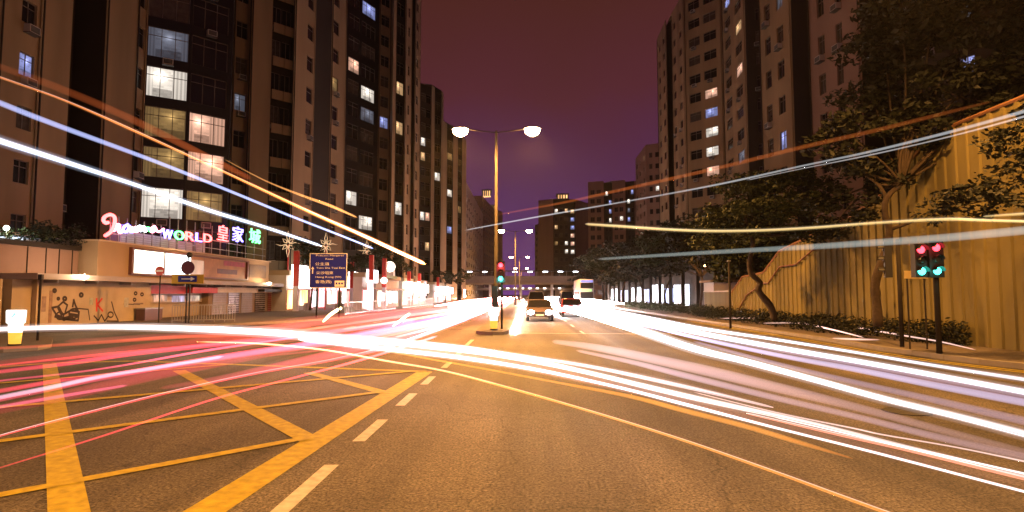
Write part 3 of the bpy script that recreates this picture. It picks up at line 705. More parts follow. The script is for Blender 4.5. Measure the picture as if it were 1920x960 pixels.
# carrying frame
fb = bmesh.new()
for px in range(205, 500, 16):
    y = yp(px) - ns.location.y
    box(fb, -.28, -.22, y - .03, y + .03, 0.002, 1.6 if px < 310 else 2.3)
y0, y1 = yp(205) - ns.location.y, yp(497) - ns.location.y
box(fb, -.22, -.18, y0, y1, .45, .5); box(fb, -.22, -.18, y0, y1, 1.1, 1.15)
link('support_frame', fb, STEEL, ns)
# rooftop air handling boxes
for k, (px, w, h) in enumerate(((262, 1.6, .8), (292, 2.2, .9), (330, 2.4, .9), (365, 2.0, .8), (394, 1.3, 1.1))):
    t = empty('roof_unit', (XP - 1.4, yp(px), 5.052)); tag(t, ['squat grey', 'broad grey', 'widest grey louvred', 'plain grey', 'tall narrow pale'][k] + ' rooftop air unit behind the neon sign', 'air unit', 'air units on the podium roof')
    link('casing', BX(-.5, .5, -w / 2, w / 2, 0, h), mat('unit_grey', (.45, .45, .47), .5, .15), t)
    l_ = bmesh.new()
    for i in range(5): box(l_, .502, .53, -w / 2 + .08, w / 2 - .08, .1 + i * h / 6, .15 + i * h / 6)
    link('louvre', l_, STEEL, t)
# storefront lit room behind the planter (level two)
sb = bmesh.new(); 
t = empty('upper_shop', (-29.5, yp(60), 0)); tag(t, 'white lit restaurant window strip behind the planter foliage', 'shop window')
y0, y1 = yx(-60)[1], yx(88)[1]
link('lit_glass', BX(-.3, .0, YX(-60, -29.5) - t.location.y, YX(88, -29.5) - t.location.y, 4.4, 5.15), emi('upper_shop_light', (.75, .85, 1), 1.2, .8, 1.2), t)
link('roof_slab', BX(-1.2, .6, YX(-60, -29.5) - t.location.y, YX(88, -29.5) - t.location.y, 5.152, 5.35), mat('slab_pale', (.5, .48, .5), .6), t)

# ------------------------------------------------------------------ foliage and trees
def leaves(bm, c, r, n, size, flat=.75, mi=0):
    for _ in range(n):
        while True:
            v = Vector((random.uniform(-1, 1), random.uniform(-1, 1), random.uniform(-1, 1)))
            if v.length < 1: break
        p = Vector(c) + Vector((v.x * r, v.y * r, v.z * r * flat))
        s = size * random.uniform(.6, 1.3)
        a = Vector((random.gauss(0, 1), random.gauss(0, 1), random.gauss(0, .5))).normalized()
        b = a.orthogonal().normalized(); b.rotate(Matrix.Rotation(random.uniform(0, 6.28), 3, a))
        b = b * .45
        q = [p - a * s * .5, p + b * s * .5, p + a * s * .55, p - b * s * .5]
        f = bm.faces.new([bm.verts.new(x) for x in q]); f.material_index = mi
def branch(bm, pts, r0, r1, seg=8):
    n = len(pts)
    P = [Vector(p) for p in pts]; Q = []; R = []
    for i in range(n - 1):
        p0, p1, p2, p3 = P[max(i - 1, 0)], P[i], P[i + 1], P[min(i + 2, n - 1)]
        for k in range(3):
            t = k / 3; Q.append(.5 * ((2 * p1) + (-p0 + p2) * t + (2 * p0 - 5 * p1 + 4 * p2 - p3) * t * t + (-p0 + 3 * p1 - 3 * p2 + p3) * t ** 3))
    Q.append(P[-1])
    m = len(Q)
    for i in range(m): R.append((r0 + (r1 - r0) * i / (m - 1)) * random.uniform(.92, 1.08))
    tube(bm, Q, R, seg)
def tree(label, base, trunk, lobes, nclump, nleaf, size, m=LEAF, r0=.22, group=None, limbs=(), clump=.7, name='tree'):
    """trunk: list of points from the base ; lobes: (centre, radius) ; limbs: extra polylines"""
    t = empty(name, base); tag(t, label, 'tree', group); B = Vector(base)
    tb = bmesh.new(); branch(tb, [Vector(p) - B for p in trunk], r0, r0 * .5)
    top = Vector(trunk[-1])
    for lb in limbs: branch(tb, [Vector(p) - B for p in lb], r0 * .45, r0 * .12, 6)
    cb_ = bmesh.new()
    tot = sum(l[1] ** 2 for l in lobes)
    for (c, r) in lobes:
        c = Vector(c)
        mid = top + (c - top) * .5 + Vector((random.uniform(-.3, .3), random.uniform(-.3, .3), random.uniform(-.2, .4)))
        branch(tb, [top - B, mid - B, c - B], r0 * .36, r0 * .08, 6)
        k = max(3, int(nclump * r * r / tot))
        for _ in range(k):
            d = Vector((random.gauss(0, 1), random.gauss(0, 1), random.gauss(0, 1))).normalized() * r * random.uniform(.35, 1.0)
            d.z *= .65
            q = c + d
            leaves(cb_, q - B, clump * random.uniform(.6, 1.25), nleaf, size, .6)
            if random.random() < .35: branch(tb, [c - B, (c + q) / 2 - B + Vector((0, 0, -.1)), q - B], r0 * .09, r0 * .03, 4)
    link('trunk', tb, BARK, t, True); link('crown', cb_, m, t)
    return t
# big near tree at the ribbed wall
B1 = g(1645, 607)
B1 = Vector((B1.x if False else 12.9, 21.3, .13))
def q_(px, py, Y): return atY(px, py, Y)
T1 = [q_(1647, 612, 21.3), q_(1643, 560, 21.3), q_(1642, 525, 21.3), q_(1660, 470, 21.3), q_(1668, 430, 21.2), q_(1660, 405, 21.2), q_(1662, 372, 21.1), q_(1690, 345, 21)]
lob = [(q_(1600, 260, 21), 1.5), (q_(1640, 330, 21.5), .9), (q_(1700, 240, 21), 1.5), (q_(1800, 180, 20.5), 2.0), (q_(1720, 130, 22), 2.0), (q_(1690, 20, 22), 2.1),
       (q_(1820, 40, 21), 2.3), (q_(1920, 130, 20.5), 2.1), (q_(1960, 20, 21), 2.4), (q_(1760, -90, 22), 2.4), (q_(1900, -120, 22), 2.6), (q_(1580, 300, 22), .8), (q_(1545, 385, 23), .9), (q_(1620, 395, 22), .8), (q_(2060, 60, 21), 2.4), (q_(1620, 300, 22), 1.2), (q_(1640, 190, 23), 1.3), (q_(1660, 90, 23), 1.5), (q_(1760, 300, 22), 1.1), (q_(1860, 250, 21), 1.2), (q_(1560, 430, 24), .9)]
tree('big dark street tree with curved trunk arching over the ribbed wall', (T1[0].x, T1[0].y, .13), T1, lob, 420, 70, .27, LEAF2, .17,
     limbs=[[q_(1690, 345, 21), q_(1720, 315, 21), q_(1745, 290, 21), q_(1790, 265, 20.8), q_(1830, 215, 20.6)], [q_(1662, 372, 21.1), q_(1650, 350, 21.3), q_(1620, 325, 21.6), q_(1590, 300, 22)],
            [q_(1668, 430, 21.2), q_(1700, 420, 20.8), q_(1730, 405, 20.4)], [q_(1690, 345, 21), q_(1688, 290, 21), q_(1720, 220, 21)]], clump=.6)
# tree with foliage hanging in from beyond the frame
T3 = [(17.6, 15.2, .13), (17.5, 15.3, 2.5), (17.3, 15.3, 4.6)]
tree('broad street tree with foliage hanging down over the traffic signals', T3[0], T3, [(q_(1870, 370, 15.5), .85), (q_(1800, 380, 16), .7), (q_(1930, 320, 15.5), 1.0), (q_(1755, 395, 16.2), .45), (q_(1950, 250, 15.5), 1.1), (q_(2010, 300, 15.5), 1.3), (q_(2060, 180, 15), 1.6)], 100, 60, .17, LEAF2, .15, clump=.4)
# leaning tree
T2 = [q_(1452, 600, 29.5), q_(1445, 575, 29.5), q_(1422, 545, 29.5), q_(1425, 530, 29.5), q_(1408, 512, 29.5), q_(1405, 490, 29.6), q_(1412, 462, 29.8), q_(1408, 440, 30)]
tree('leaning street tree with crooked trunk, foliage catching yellow lamp light', (T2[0].x, T2[0].y, .13), T2,
     [(q_(1400, 400, 29), 1.7), (q_(1350, 420, 30), 1.4), (q_(1460, 400, 29), 1.5), (q_(1520, 380, 29), 1.2), (q_(1440, 350, 30), 1.5), (q_(1380, 360, 31), 1.4), (q_(1540, 430, 28.5), .6), (q_(1350, 455, 31), 1.2), (q_(1490, 340, 30), 1.1), (q_(1500, 430, 29), .8), (q_(1560, 345, 29), .8)], 170, 60, .24, LEAF, .19, clump=.6)
# row along the avenue
rowdesc = ['roundish dark avenue tree nearest the leaning tree', 'tall avenue tree behind the slim bare pole', 'dense avenue tree above the lit glass front', 'avenue tree with forked trunk by the parked vehicles',
           'avenue tree shading the white lit shopfronts', 'small avenue tree with a thin crown in mid row', 'dark avenue tree close to the stopped bus', 'farthest avenue tree touching the covered footbridge']
for i, (x, y, r, h) in enumerate([(16.0, 41, 2.7, 8.0), (18.0, 49, 3.4, 10.2), (17, 58, 3.5, 11.0), (16.2, 68, 3.8, 11.5), (15.5, 79, 4.0, 11.8), (15, 91, 4.0, 12), (14.5, 104, 4.2, 12), (14.0, 122, 4.6, 12)]):
    tr = [(x, y, .13), (x + random.uniform(-.3, .3), y, h * .16), (x + random.uniform(-.6, .6), y, h * .32)]
    lo = [((x + random.uniform(-.3, .3) * r, y + random.uniform(-.3, .3) * r, h * .66), r * .7)]
    for k in range(10):
        a = k * 2 * PI / 5 + random.uniform(-.3, .3)
        lo.append(((x + math.cos(a) * r * .72, y + math.sin(a) * r * .72, h * (random.uniform(.36, .55) if k < 5 else random.uniform(.62, .9))), r * random.uniform(.36, .52)))
    tree(rowdesc[i], tr[0], tr, lo, 150, 40, .40, LEAF2 if i % 3 else LEAF, .16, 'row of avenue trees', clump=.85)
# west side trees
for i, (x, y, r, h, z0, lab) in enumerate([(-22.5, 61, 2.0, 8.2, .13, 'dark bushy tree at the end of the podium beside the star light'), (-19.5, 70, 2.2, 7.8, .13, 'street tree directly behind the blue road sign'),
        (-20.5, 80, 2.2, 9.6, .13, 'street tree with light strings by the arched shop'), (-19.6, 90, 2.0, 9.0, .13, 'green street tree between shop signs'), (-17.5, 128, 3.0, 8.0, .13, 'yellow lit tree in front of the footbridge end'), (-16.5, 150, 3.4, 8.0, .13, 'farthest tree beside the footbridge stairs')]):
    tr = [(x, y, z0), (x + .2, y, h * .3), (x, y, h * .5)]
    lo = [((x, y, h * .75), r * .6)] + [((x + math.cos(k * 1.26) * r * .7, y + math.sin(k * 1.26) * r * .7, h * random.uniform(.6, .95)), r * .45) for k in range(5)]
    tree(lab, tr[0], tr, lo, 60, 40, .32, LEAF, .15, 'trees along the shop pavement', clump=.65)
# planter foliage on podium
pf = bmesh.new()
for k in range(60):
    px = random.uniform(-40, 172); y = yp(px)
    leaves(pf, (XP - 1.4 + random.uniform(-.5, .6) - XP, y - yp(60), 4.72 + random.uniform(0, .5 if px > 120 else .35)), .42, 26, .17, .7)
o = link('planter_shrub', pf, LEAF, loc=(XP, yp(60), 0)); tag(o, 'trailing green shrubs spilling over the podium planter', 'shrub')
for k in range(34):
    y = yp(random.uniform(88, 174)); leaves(pf2 if 'pf2' in globals() else globals().setdefault('pf2', bmesh.new()), (-.9 + random.uniform(-.6, .6), y - yp(60), 5.05 + random.uniform(-.2, .55)), .5, 30, .2, .8)
o = link('planter_shrub', pf2, LEAF2, loc=(XP, yp(60), 0)); tag(o, 'darker bushy shrub in the planter next to the neon script', 'shrub')
t = empty('garden_lamp', (XP - .9, yp(38), 4.6)); tag(t, 'small white garden lamp shining in the planter foliage', 'lamp')
link('stem', TB([(0, 0, 0), (0, 0, .45)], .02), STEEL, t); b = bmesh.new(); bmesh.ops.create_icosphere(b, subdivisions=2, radius=.13); link('globe', b, emi('garden_globe', (.9, 1, .85), 14), t, True, loc=(0, 0, .55)); point_light((.2, 0, .6), 120, (.85, 1, .8), .1, t)
# hedge
hb = bmesh.new()
for k in range(300):
    y = 19.6 + 26 * (k / 300) ** 1.15; wdt = min(1.0, (y - 19) / 4)
    x = 14.35 - random.uniform(.0, 1.75) * wdt
    leaves(hb, (x - 13.5, y - 20, .13 + random.uniform(.08, .62)), .36, 34, .15, .8)
o = link('hedge', hb, LEAF2, loc=(13.5, 20, 0)); tag(o, 'low clipped hedge along the foot of the ribbed yellow wall', 'hedge')
hb = bmesh.new()
for k in range(150):
    y = 46 + random.uniform(0, 34)
    leaves(hb, (14.2 + random.uniform(-1.2, 1.0) - 13.5, y - 46, .13 + random.uniform(.1, .6)), .5, 26, .24, .8)
o = link('hedge', hb, LEAF, loc=(13.5, 46, 0)); tag(o, 'low hedge in front of the avenue trees beyond the slim pole', 'hedge')

# ------------------------------------------------------------------ ribbed wall (east)
XR = 14.6
wall = empty('ribbed_wall', (XR, 18, 0)); tag(wall, 'tall yellow ribbed stair wall with stepped slanting top and handrail', 'wall')
top_px = [(1368, 556), (1393, 520), (1432, 512), (1462, 472), (1503, 452), (1560, 424), (1605, 402), (1660, 362), (1742, 262), (1800, 232)]
prof = [(atX(px, py, XR).y, atX(px, py, XR).z) for px, py in top_px]
prof.append((4.0, prof[-1][1] + .1)); prof.sort()
def htop(y):
    for (a, za), (b, zb) in zip(prof, prof[1:]):
        if a <= y <= b: return za + (zb - za) * (y - a) / (b - a)
    return prof[0][1] if y < prof[0][0] else prof[-1][1]
YW = mat('ochre_ribbed_panel', (.145, .12, .042), .85, .42, .9, .1, 12, streak=True)
wb = bmesh.new(); y = 4.0; yend = prof[-1][0]; P_ = []
while y < yend:
    for dy, dx in ((0, 0), (.30, 0), (.34, -.055), (.48, -.055)):
        if y + dy < yend: P_.append((y + dy, dx))
    y += .52
P_.append((yend, 0))
vb = [wb.verts.new((dx, yy - 18, 0.0)) for yy, dx in P_]; vt = [wb.verts.new((dx, yy - 18, htop(yy))) for yy, dx in P_]
vB = [wb.verts.new((.4, yy - 18, htop(yy))) for yy, dx in P_]; vBb = [wb.verts.new((.4, yy - 18, 0)) for yy, dx in P_]
for i in range(len(P_) - 1):
    wb.faces.new((vb[i], vb[i + 1], vt[i + 1], vt[i])); wb.faces.new((vt[i], vt[i + 1], vB[i + 1], vB[i])); wb.faces.new((vB[i], vB[i + 1], vBb[i + 1], vBb[i]))
wb.faces.new((vb[-1], vBb[-1], vB[-1], vt[-1])); wb.faces.new((vb[0], vt[0], vB[0], vBb[0]))
fixn(wb); link('panel', wb, YW, wall)
rl = [(1375, 600), (1400, 553), (1432, 531), (1440, 531), (1462, 500), (1492, 496), (1540, 455), (1600, 412), (1640, 372)]
rp = [atX(px, py, XR - .14) - wall.location for px, py in rl]
link('handrail', TB(rp, .045, seg=8), mat('brown_rail', (.14, .05, .02), .5), wall, True)
pr2 = [Vector((-.03, a - 18, b + .03)) for a, b in prof]
link('coping', TB(pr2, .07, seg=6), mat('brown_coping', (.20, .10, .05), .6), wall)
# low yellow walls and hut beyond the stair wall
lw = empty('low_wall', (16, 45, 0)); tag(lw, 'low yellow boundary wall with plain coping beyond the stair wall', 'wall')
link('wall_body', BX(0, .3, -6, 8, .13, 2.0), YW, lw); link('coping', BX(-.05, .35, -6, 8, 2.002, 2.1), PALEW, lw)
hut = empty('guard_hut', (19.5, 55, .13)); tag(hut, 'small pale guard hut with a flat roof and dark window', 'hut')
link('wall', BX(-2.0, 2.0, 0, 3, 0, 2.8), PALEW, hut); link('roof', BX(-2.4, 2.4, -.4, 3.2, 2.802, 3.0), CONC2, hut); link('window', BX(-1.0, .4, -.05, -.002, 1.2, 2.0), GLASS, hut)
wl = empty('wall_lamp', (18.2, 56, 0)); tag(wl, 'small curved arm lamp with orange bulb beside the guard hut', 'lamp')
link('pole', TB([(0, 0, .13), (0, 0, 4.2), (-.4, 0, 4.6), (-1.0, 0, 4.6)], .05), STEEL, wl)
b_ = bmesh.new(); bmesh.ops.create_icosphere(b_, subdivisions=2, radius=.16); link('bulb_globe', b_, emi('small_lamp', (1, .5, .2), 25), wl, True, loc=(-1.1, 0, 4.5))
point_light((-1.1, -.1, 4.2), 300, SODIUM, .1, wl)
# lit building behind the avenue trees
gl = empty('glass_front_building', (19, 84, 0)); tag(gl, 'white lit glass fronted building glimpsed under the avenue trees', 'building')
link('wall', BX(0, 12, -26, 60, 5.0, 5.6), CONC3, gl); link('roof', BX(-.6, 12, -26, 60, 5.602, 5.8), CONC3, gl)
for k, (y0, y1, z1, mm) in enumerate([(-14, -8, 3.0, 'w'), (-7, -3, 2.6, 'b'), (-1, 5, 3.2, 'w'), (8, 12, 2.6, 'b'), (14, 22, 3.0, 'w'), (26, 34, 2.6, 'b'), (38, 50, 3, 'w')]):
    o = link('lit_bay', BX(.1, .4, y0, y1, .5, z1), emi('bay_white', (.85, .88, 1), 2.2, .8, .8) if mm == 'w' else emi('bay_blue', (.5, .58, 1), 1.6, .8, .8), gl)
link('colonnade_wall', BX(.5, 12, -26, 60, .13, 4.998), CONC3, gl)
for k in range(15): link('column', BX(-.5, -.1, -26 + k * 6, -25.6 + k * 6, .13, 4.998), CONC3, gl)
lb = empty('office_block', (27, 68, 0)); tag(lb, 'dark low office block with two cold lit windows above the hut', 'building')
link('wall', BX(0, 12, -8, 6, .13, 12), DARKW, lb)
for (x0, x1) in ((1.5, 4), (6.2, 7.8)):
    f_ = link('window', BX(x0, x1, -8.06, -8.002, 3.6, 5.0), FRAME, lb); link('pane', BX(x0 + .08, x1 - .08, -8.09, -8.062, 3.68, 4.92), WW['d'], f_)

# ------------------------------------------------------------------ covered footbridge
fbz = empty('covered_footbridge', (0, 200, 0)); tag(fbz, 'long covered footbridge crossing the avenue with white lamps under its roof', 'footbridge')
link('deck', BX(-34, 24, -2, 2, 5.1, 5.7), CONC2, fbz)
link('parapet', BX(-34, 24, -2.1, -1.95, 5.702, 8.0), mat('bridge_panel', (.22, .16, .12), .8), fbz)
link('roof', BX(-34, 24, -2.6, 2.6, 9.6, 9.85), CONC3, fbz)
for x in (-33, -25, -12, -1.5, 9, 19): link('pier', BX(x - .4, x + .4, -1, 1, 0, 5.098), PALEW, fbz)
for k in range(10):
    x = -29 + k * 5.1; link('roof_lamp', BX(x - .8, x + .8, -2.45, -2.2, 9.3, 9.55), emi('bridge_lamp', (.8, .85, 1), 14), fbz)
for k in range(24): link('post', BX(-34 + k * 2.52, -33.9 + k * 2.52, -2.05, -1.97, 8.002, 9.598), STEEL, fbz)
fl = empty('flyover', (0, 260, 0)); tag(fl, 'low concrete flyover behind the covered footbridge, its edge dotted with lamps', 'flyover')
link('deck', BX(-60, 60, -5, 5, 3.6, 4.7), PALEW, fl)
for x in (-14, 14): link('pier', BX(x - 1, x + 1, -3, 3, 0, 3.598), PALEW, fl)
for k in range(10):
    x = -14 + 3.2 * k; link('edge_lamp', BX(x - .5, x + .5, -5.2, -5.002, 4.3, 4.7), emi('fly_lamp', (1, .85, .75), 8), fl)

# ------------------------------------------------------------------ street lamps
LENS = emi('sodium_lens', (1, .66, .32), 90)
POLEM = mat('lamp_pole_paint', (.035, .03, .026), .9, .15, 2, spec=.05)
def cone_light(loc, par, w=LAMP_W):
    d = bpy.data.lights.new('lamp_glow', 'SPOT'); d.energy = w; d.color = SODIUM; d.shadow_soft_size = .18; d.spot_size = math.radians(172); d.spot_blend = .55
    o = bpy.data.objects.new('lamp_glow', d); COL.objects.link(o); o.location = loc; o.parent = par
    point_light(loc, w * .07, SODIUM, .2, par, 'lamp_spill')
def street_lamp(h=11.2, arm=2.1):
    t = empty('street_lamp')
    link('pole', TB([(0, 0, .0), (0, 0, 1.2), (0, 0, 1.25), (0, 0, h)], [.16, .16, .11, .065], seg=14), POLEM, t, True)
    link('base_plate', BX(-.22, .22, -.22, .22, 0, .05), STEEL, t)
    for s in (-1, 1):
        link('arm', TB([(0, 0, h - .12), (s * arm * .5, 0, h + .0), (s * (arm - .3), 0, h + .1)], .03, seg=8), POLEM, t, True)
        b = bmesh.new(); lathe(b, [(.05, .16), (.42, .10), (.48, .0), (.46, -.02)][::-1], 20, sx=1.15, sy=.5)
        hd = link('lamp_head', b, POLEM, t, True, loc=(s * arm, 0, h + .1))
        b = bmesh.new(); lathe(b, [(.08, -.44), (.24, -.36), (.37, -.24), (.43, -.02)], 20, sx=1.1, sy=.95)
        link('lens', b, LENS, hd, True)
        cone_light((s * arm, 0, h - .45), t)
    return t
sl = street_lamp()
sl.location = (PX(930, 33.7), 33.7, .15); tag(sl, 'tall twin headed street lamp glowing orange behind the median signal', 'street lamp', 'twin street lamps along the median')
kl = empty('street_lamp', (13.2, 12.5, .13), math.radians(148)); tag(kl, 'single headed kerbside street lamp lighting the big tree and ribbed wall', 'street lamp')
link('pole', TB([(0, 0, 0), (0, 0, 1.2), (0, 0, 1.25), (0, 0, 11.4)], [.16, .16, .11, .065], seg=14), POLEM, kl, True)
link('arm', TB([(0, 0, 11.2), (1.6, 0, 11.5), (3.0, 0, 11.55)], .04, seg=8), POLEM, kl, True)
b = bmesh.new(); lathe(b, [(.46, -.02), (.48, 0), (.42, .10), (.05, .16)], 20, sx=1.15, sy=.5); hd = link('lamp_head', b, POLEM, kl, True, loc=(3.3, 0, 11.55))
b = bmesh.new(); lathe(b, [(.06, -.34), (.22, -.31), (.33, -.20), (.38, -.02)], 20, sx=1.1, sy=.5); link('lens', b, LENS, hd, True)
cone_light((3.3, 0, 11.15), kl, 9000)
desc = {88: 'second twin street lamp along the median, seen small beyond the signal', 214: 'farthest twin street lamp on the median just past the footbridge', 150: 'third twin street lamp along the median, low before the footbridge', -8: 'twin street lamp on the near side of the junction'}
for Y in (88, 150, 214, -8):
    c = copy_tree(sl); c.location = (-1.5 if Y > 0 else -1.2, Y, .15 if Y > 0 else .0); c['label'] = desc[Y]

# ------------------------------------------------------------------ bollards (internally lit)
BT = emi('bollard_white', (1, .97, .88), 1.6); BY = emi('bollard_amber', (1, .50, .05), 1.3)
CY = emi('bollard_arrow', (.25, .8, .75), 1.4)
def bollard(x, y, z, lab, h=1.16, arrow=True, w=.5):
    t = empty('lit_bollard', (x, y, z)); tag(t, lab, 'traffic bollard', 'lit island bollards')
    b = bmesh.new(); lathe(b, [(w * .38, .05), (w * .44, .42)], 20, sx=1, sy=.6); link('amber_base', b, BY, t, True)
    b = bmesh.new(); lathe(b, [(w * .442, .422), (w * .47, h * .60), (w * .60, h * .64), (w * .64, h * .97), (w * .58, h)], 20, sx=1, sy=.6); link('lit_head', b, BT, t, True)
    b = bmesh.new(); lathe(b, [(w * .42, 0), (w * .42, .048)], 20, sx=1, sy=.7); link('foot', b, BLACK, t)
    if arrow:
        b = bmesh.new(); yy = -w * .62 * .6 - .012
        M = Matrix.Translation((.08, yy, h * .85)) @ Matrix.Rotation(math.radians(-45), 4, 'Y')
        box(b, -.09, .03, -.004, .004, -.02, .02, mtx=M); v = [b.verts.new(M @ Vector(p)) for p in ((.03, 0, .06), (.11, 0, 0), (.03, 0, -.06))]; b.faces.new(v)
        link('arrow_mark', b, CY, t)
q = g(27, 655); bollard(q.x, q.y, .13, 'glowing white and amber bollard on the small island beside the slim post', arrow=True)
bollard(PX(926, 27.6), 27.6, .15, 'glowing white and amber bollard on the median nose under the signal', 1.05, False, .42)
# slim post by the bollard
q = g(70, 645); t = empty('slim_post', (q.x, q.y, .13)); tag(t, 'slim beige post standing beside the glowing bollard', 'post')
link('pole', TB([(0, 0, 0), (0, 0, 2.2)], .04), POLEM, t); link('cap', BX(-.07, .07, -.05, .05, 2.202, 2.4), BLACK, t)

# ------------------------------------------------------------------ traffic signals
LR = emi('signal_red', (1, .03, .05), 9); LG = emi('signal_green', (.05, 1, .78), 8); LD = mat('signal_dark_lens', (.03, .02, .015), .3)
def signal_head(par, loc, rz=0, lit=('r', 'g'), w=.34, h=1.0):
    hd = link('signal_head', BX(-w / 2, w / 2, -.10, .10, -h / 2, h / 2), BLACK, par, loc=loc, rz=rz)
    for i, c in enumerate(('r', 'a', 'g')):
        z = h * .32 * (1 - i)
        b = bmesh.new(); 
        b2 = bmesh.new(); lathe(b2, [(.108, 0), (.1, .02), (.05, .035)], 18)
        bmesh.ops.rotate(b2, verts=b2.verts, cent=(0, 0, 0), matrix=Matrix.Rotation(PI / 2, 3, 'X'))
        link('lens', b2, (LR if c == 'r' and 'r' in lit else LG if c == 'g' and 'g' in lit else LD), hd, True, loc=(0, -.102, z))
        # hood
        for k in range(9):
            a0 = PI * k / 9 - .1; a1 = PI * (k + 1) / 9 - .1
            vs = [b.verts.new((math.cos(a) * .125, yy, math.sin(a) * .125)) for a, yy in ((a0, -.10), (a1, -.10), (a1, -.27), (a0, -.27))]
            b.faces.new(vs)
        link('hood', b, BLACK, hd, True, loc=(0, 0, z)); 
    return hd
# median signal
xm = PX(941, 28.2)
t = empty('traffic_signal', (xm, 28.2, .15)); tag(t, 'median traffic signal showing red and green on the island nose', 'traffic signal')
link('pole', TB([(0, 0, 0), (0, 0, 3.35)], .055), POLEM, t, True)
signal_head(t, (-.05, -.16, 2.72), w=.42)
hd = link('signal_head', BX(-.15, .15, -.1, .1, -.5, .5), BLACK, t, loc=(-.34, .02, 1.55)); link('bracket', BX(.15, .30, -.02, .02, -.3, -.26), STEEL, hd)
point_light((-.05, -.5, 2.95), 50, (1, .05, .05), .08, t, 'red_glow'); point_light((-.05, -.5, 2.35), 30, (.1, 1, .8), .08, t, 'green_glow')
# pavement signals
q = g(1762, 672); t = empty('traffic_signal', (q.x, q.y, .13)); tag(t, 'traffic signal with red and green lenses in front of the ribbed wall', 'traffic signal')
link('pole', TB([(0, 0, 0), (0, 0, 3.2)], .075), POLEM, t, True)
hz = atY(1750, 487, q.y).z - .13
signal_head(t, (-.14, -.17, hz), w=.40, h=1.02); signal_head(t, (-.52, -.10, hz - .03), w=.34, h=.95)
link('bracket', BX(-.5, -.05, -.03, .03, hz + .2, hz + .25), STEEL, t)
point_light((-.2, -.6, hz + .3), 8, (1, .05, .08), .06, t, 'red_glow'); point_light((-.2, -.6, hz - .3), 5, (.1, 1, .8), .06, t, 'green_glow')
q = g(1692, 658); t = empty('traffic_signal', (q.x, q.y, .13)); tag(t, 'traffic signal turned away, dark box beside its bare pole before the wall', 'traffic signal')
link('pole', TB([(0, 0, 0), (0, 0, 3.45)], .065), POLEM, t, True)
signal_head(t, (-.34, 0, atY(1675, 487, q.y).z - .13), rz=math.radians(-115), lit=(), w=.36, h=1.15)
q = g(1370, 621); t = empty('bare_pole', (q.x, q.y, .13)); tag(t, 'slim bare steel pole at the hedge near the end of the stair wall', 'pole')
link('shaft', TB([(0, 0, 0), (0, 0, 3.3)], .055), POLEM, t, True); link('cap', BX(-.07, .07, -.07, .07, 3.302, 3.34), STEEL, t)
# notice board
t = empty('notice_board', (PX(1718, 18.4), 18.4, .13)); tag(t, 'small pale notice board on two thin legs in the hedge', 'sign')
z_ = atY(1718, 515, 18.4).z - .13
for s in (-.26, .26): link('leg', TB([(s, 0, 0), (s, 0, z_)], .025), POLEM, t)
link('board', BX(-.36, .36, -.04, -.026, z_ - .12, z_ + .12), mat('board_pale', (.5, .4, .2), .6), t)

# ------------------------------------------------------------------ road signs (west)
q = g(615, 599); yS = q.y
BLUE = mat('sign_blue', (.015, .02, .28), .4, .08, 1)
SW = mat('sign_white', (.8, .76, .74), .5, .05)
a_ = atY(581, 475, yS); b_ = atY(650, 540, yS); cx = (a_.x + b_.x) / 2; cz = (a_.z + b_.z) / 2; w = b_.x - a_.x; h = a_.z - b_.z
t = empty('direction_sign', (cx, yS, .13)); tag(t, 'big square blue direction sign with white lettering beside the road', 'road sign')
cz -= .13
link('panel', BX(-w / 2, w / 2, 0, .03, cz - h / 2, cz + h / 2), BLUE, t)
bo = bmesh.new()
for (x0, x1, z0, z1) in ((-w / 2, w / 2, cz + h / 2 - .05, cz + h / 2), (-w / 2, w / 2, cz - h / 2, cz - h / 2 + .05), (-w / 2, -w / 2 + .05, cz - h / 2 + .05, cz + h / 2 - .05), (w / 2 - .05, w / 2, cz - h / 2 + .05, cz + h / 2 - .05)):
    box(bo, x0, x1, -.012, -.002, z0, z1)
link('border', bo, SW, t)
def st(s, x, z, size, wd=None, al='CENTER'):
    text(s, size, SW, t, (x, -.008, cz + z), FACE_CAM, 'lettering', .003, al, wd)
k = w / 70
def sx(px): return (px - 615.5) * k
def sz(py): return (507.5 - py) * k
st('Princess Margaret', sx(618), sz(479.5), .17, 52 * k); st('Road', sx(617), sz(486), .17, 14 * k)
st('公主道', sx(604), sz(495.5), .25, 26 * k); st('Tsim Sha Tsui East', sx(620), sz(502.5), .17, 54 * k)
st('尖沙咀東', sx(609), sz(512), .25, 32 * k); st('Hong Kong (W)', sx(616), sz(519.5), .17, 48 * k); st('香港(西)', sx(607), sz(528.5), .25, 30 * k)
ar = bmesh.new(); x = sx(586.5)
box(ar, x - .03, x + .03, -.010, -.003, cz + sz(513), cz + sz(504)); ar.faces.new([ar.verts.new(p) for p in ((x - .12, -.011, cz + sz(504.5)), (x + .12, -.011, cz + sz(504.5)), (x, -.011, cz + sz(500)))])
link('arrow', ar, SW, t)
em = bmesh.new(); box(em, sx(628), sx(646), -.010, -.003, cz + sz(537), cz + sz(526)); link('emblem_plate', em, SW, t)
em = bmesh.new()
for i in range(3):
    b_x = sx(631.5 + i * 5.2); box(em, b_x - .06, b_x + .06, -.014, -.0105, cz + sz(533), cz + sz(529.5))
link('emblem', em, BLUE, t)
for s in (-.30, .30): link('leg', TB([(s * w * 1.0, .08, 0), (s * w * 1.0, .08, cz + h / 2 - .1)], .06), POLEM, t, True)

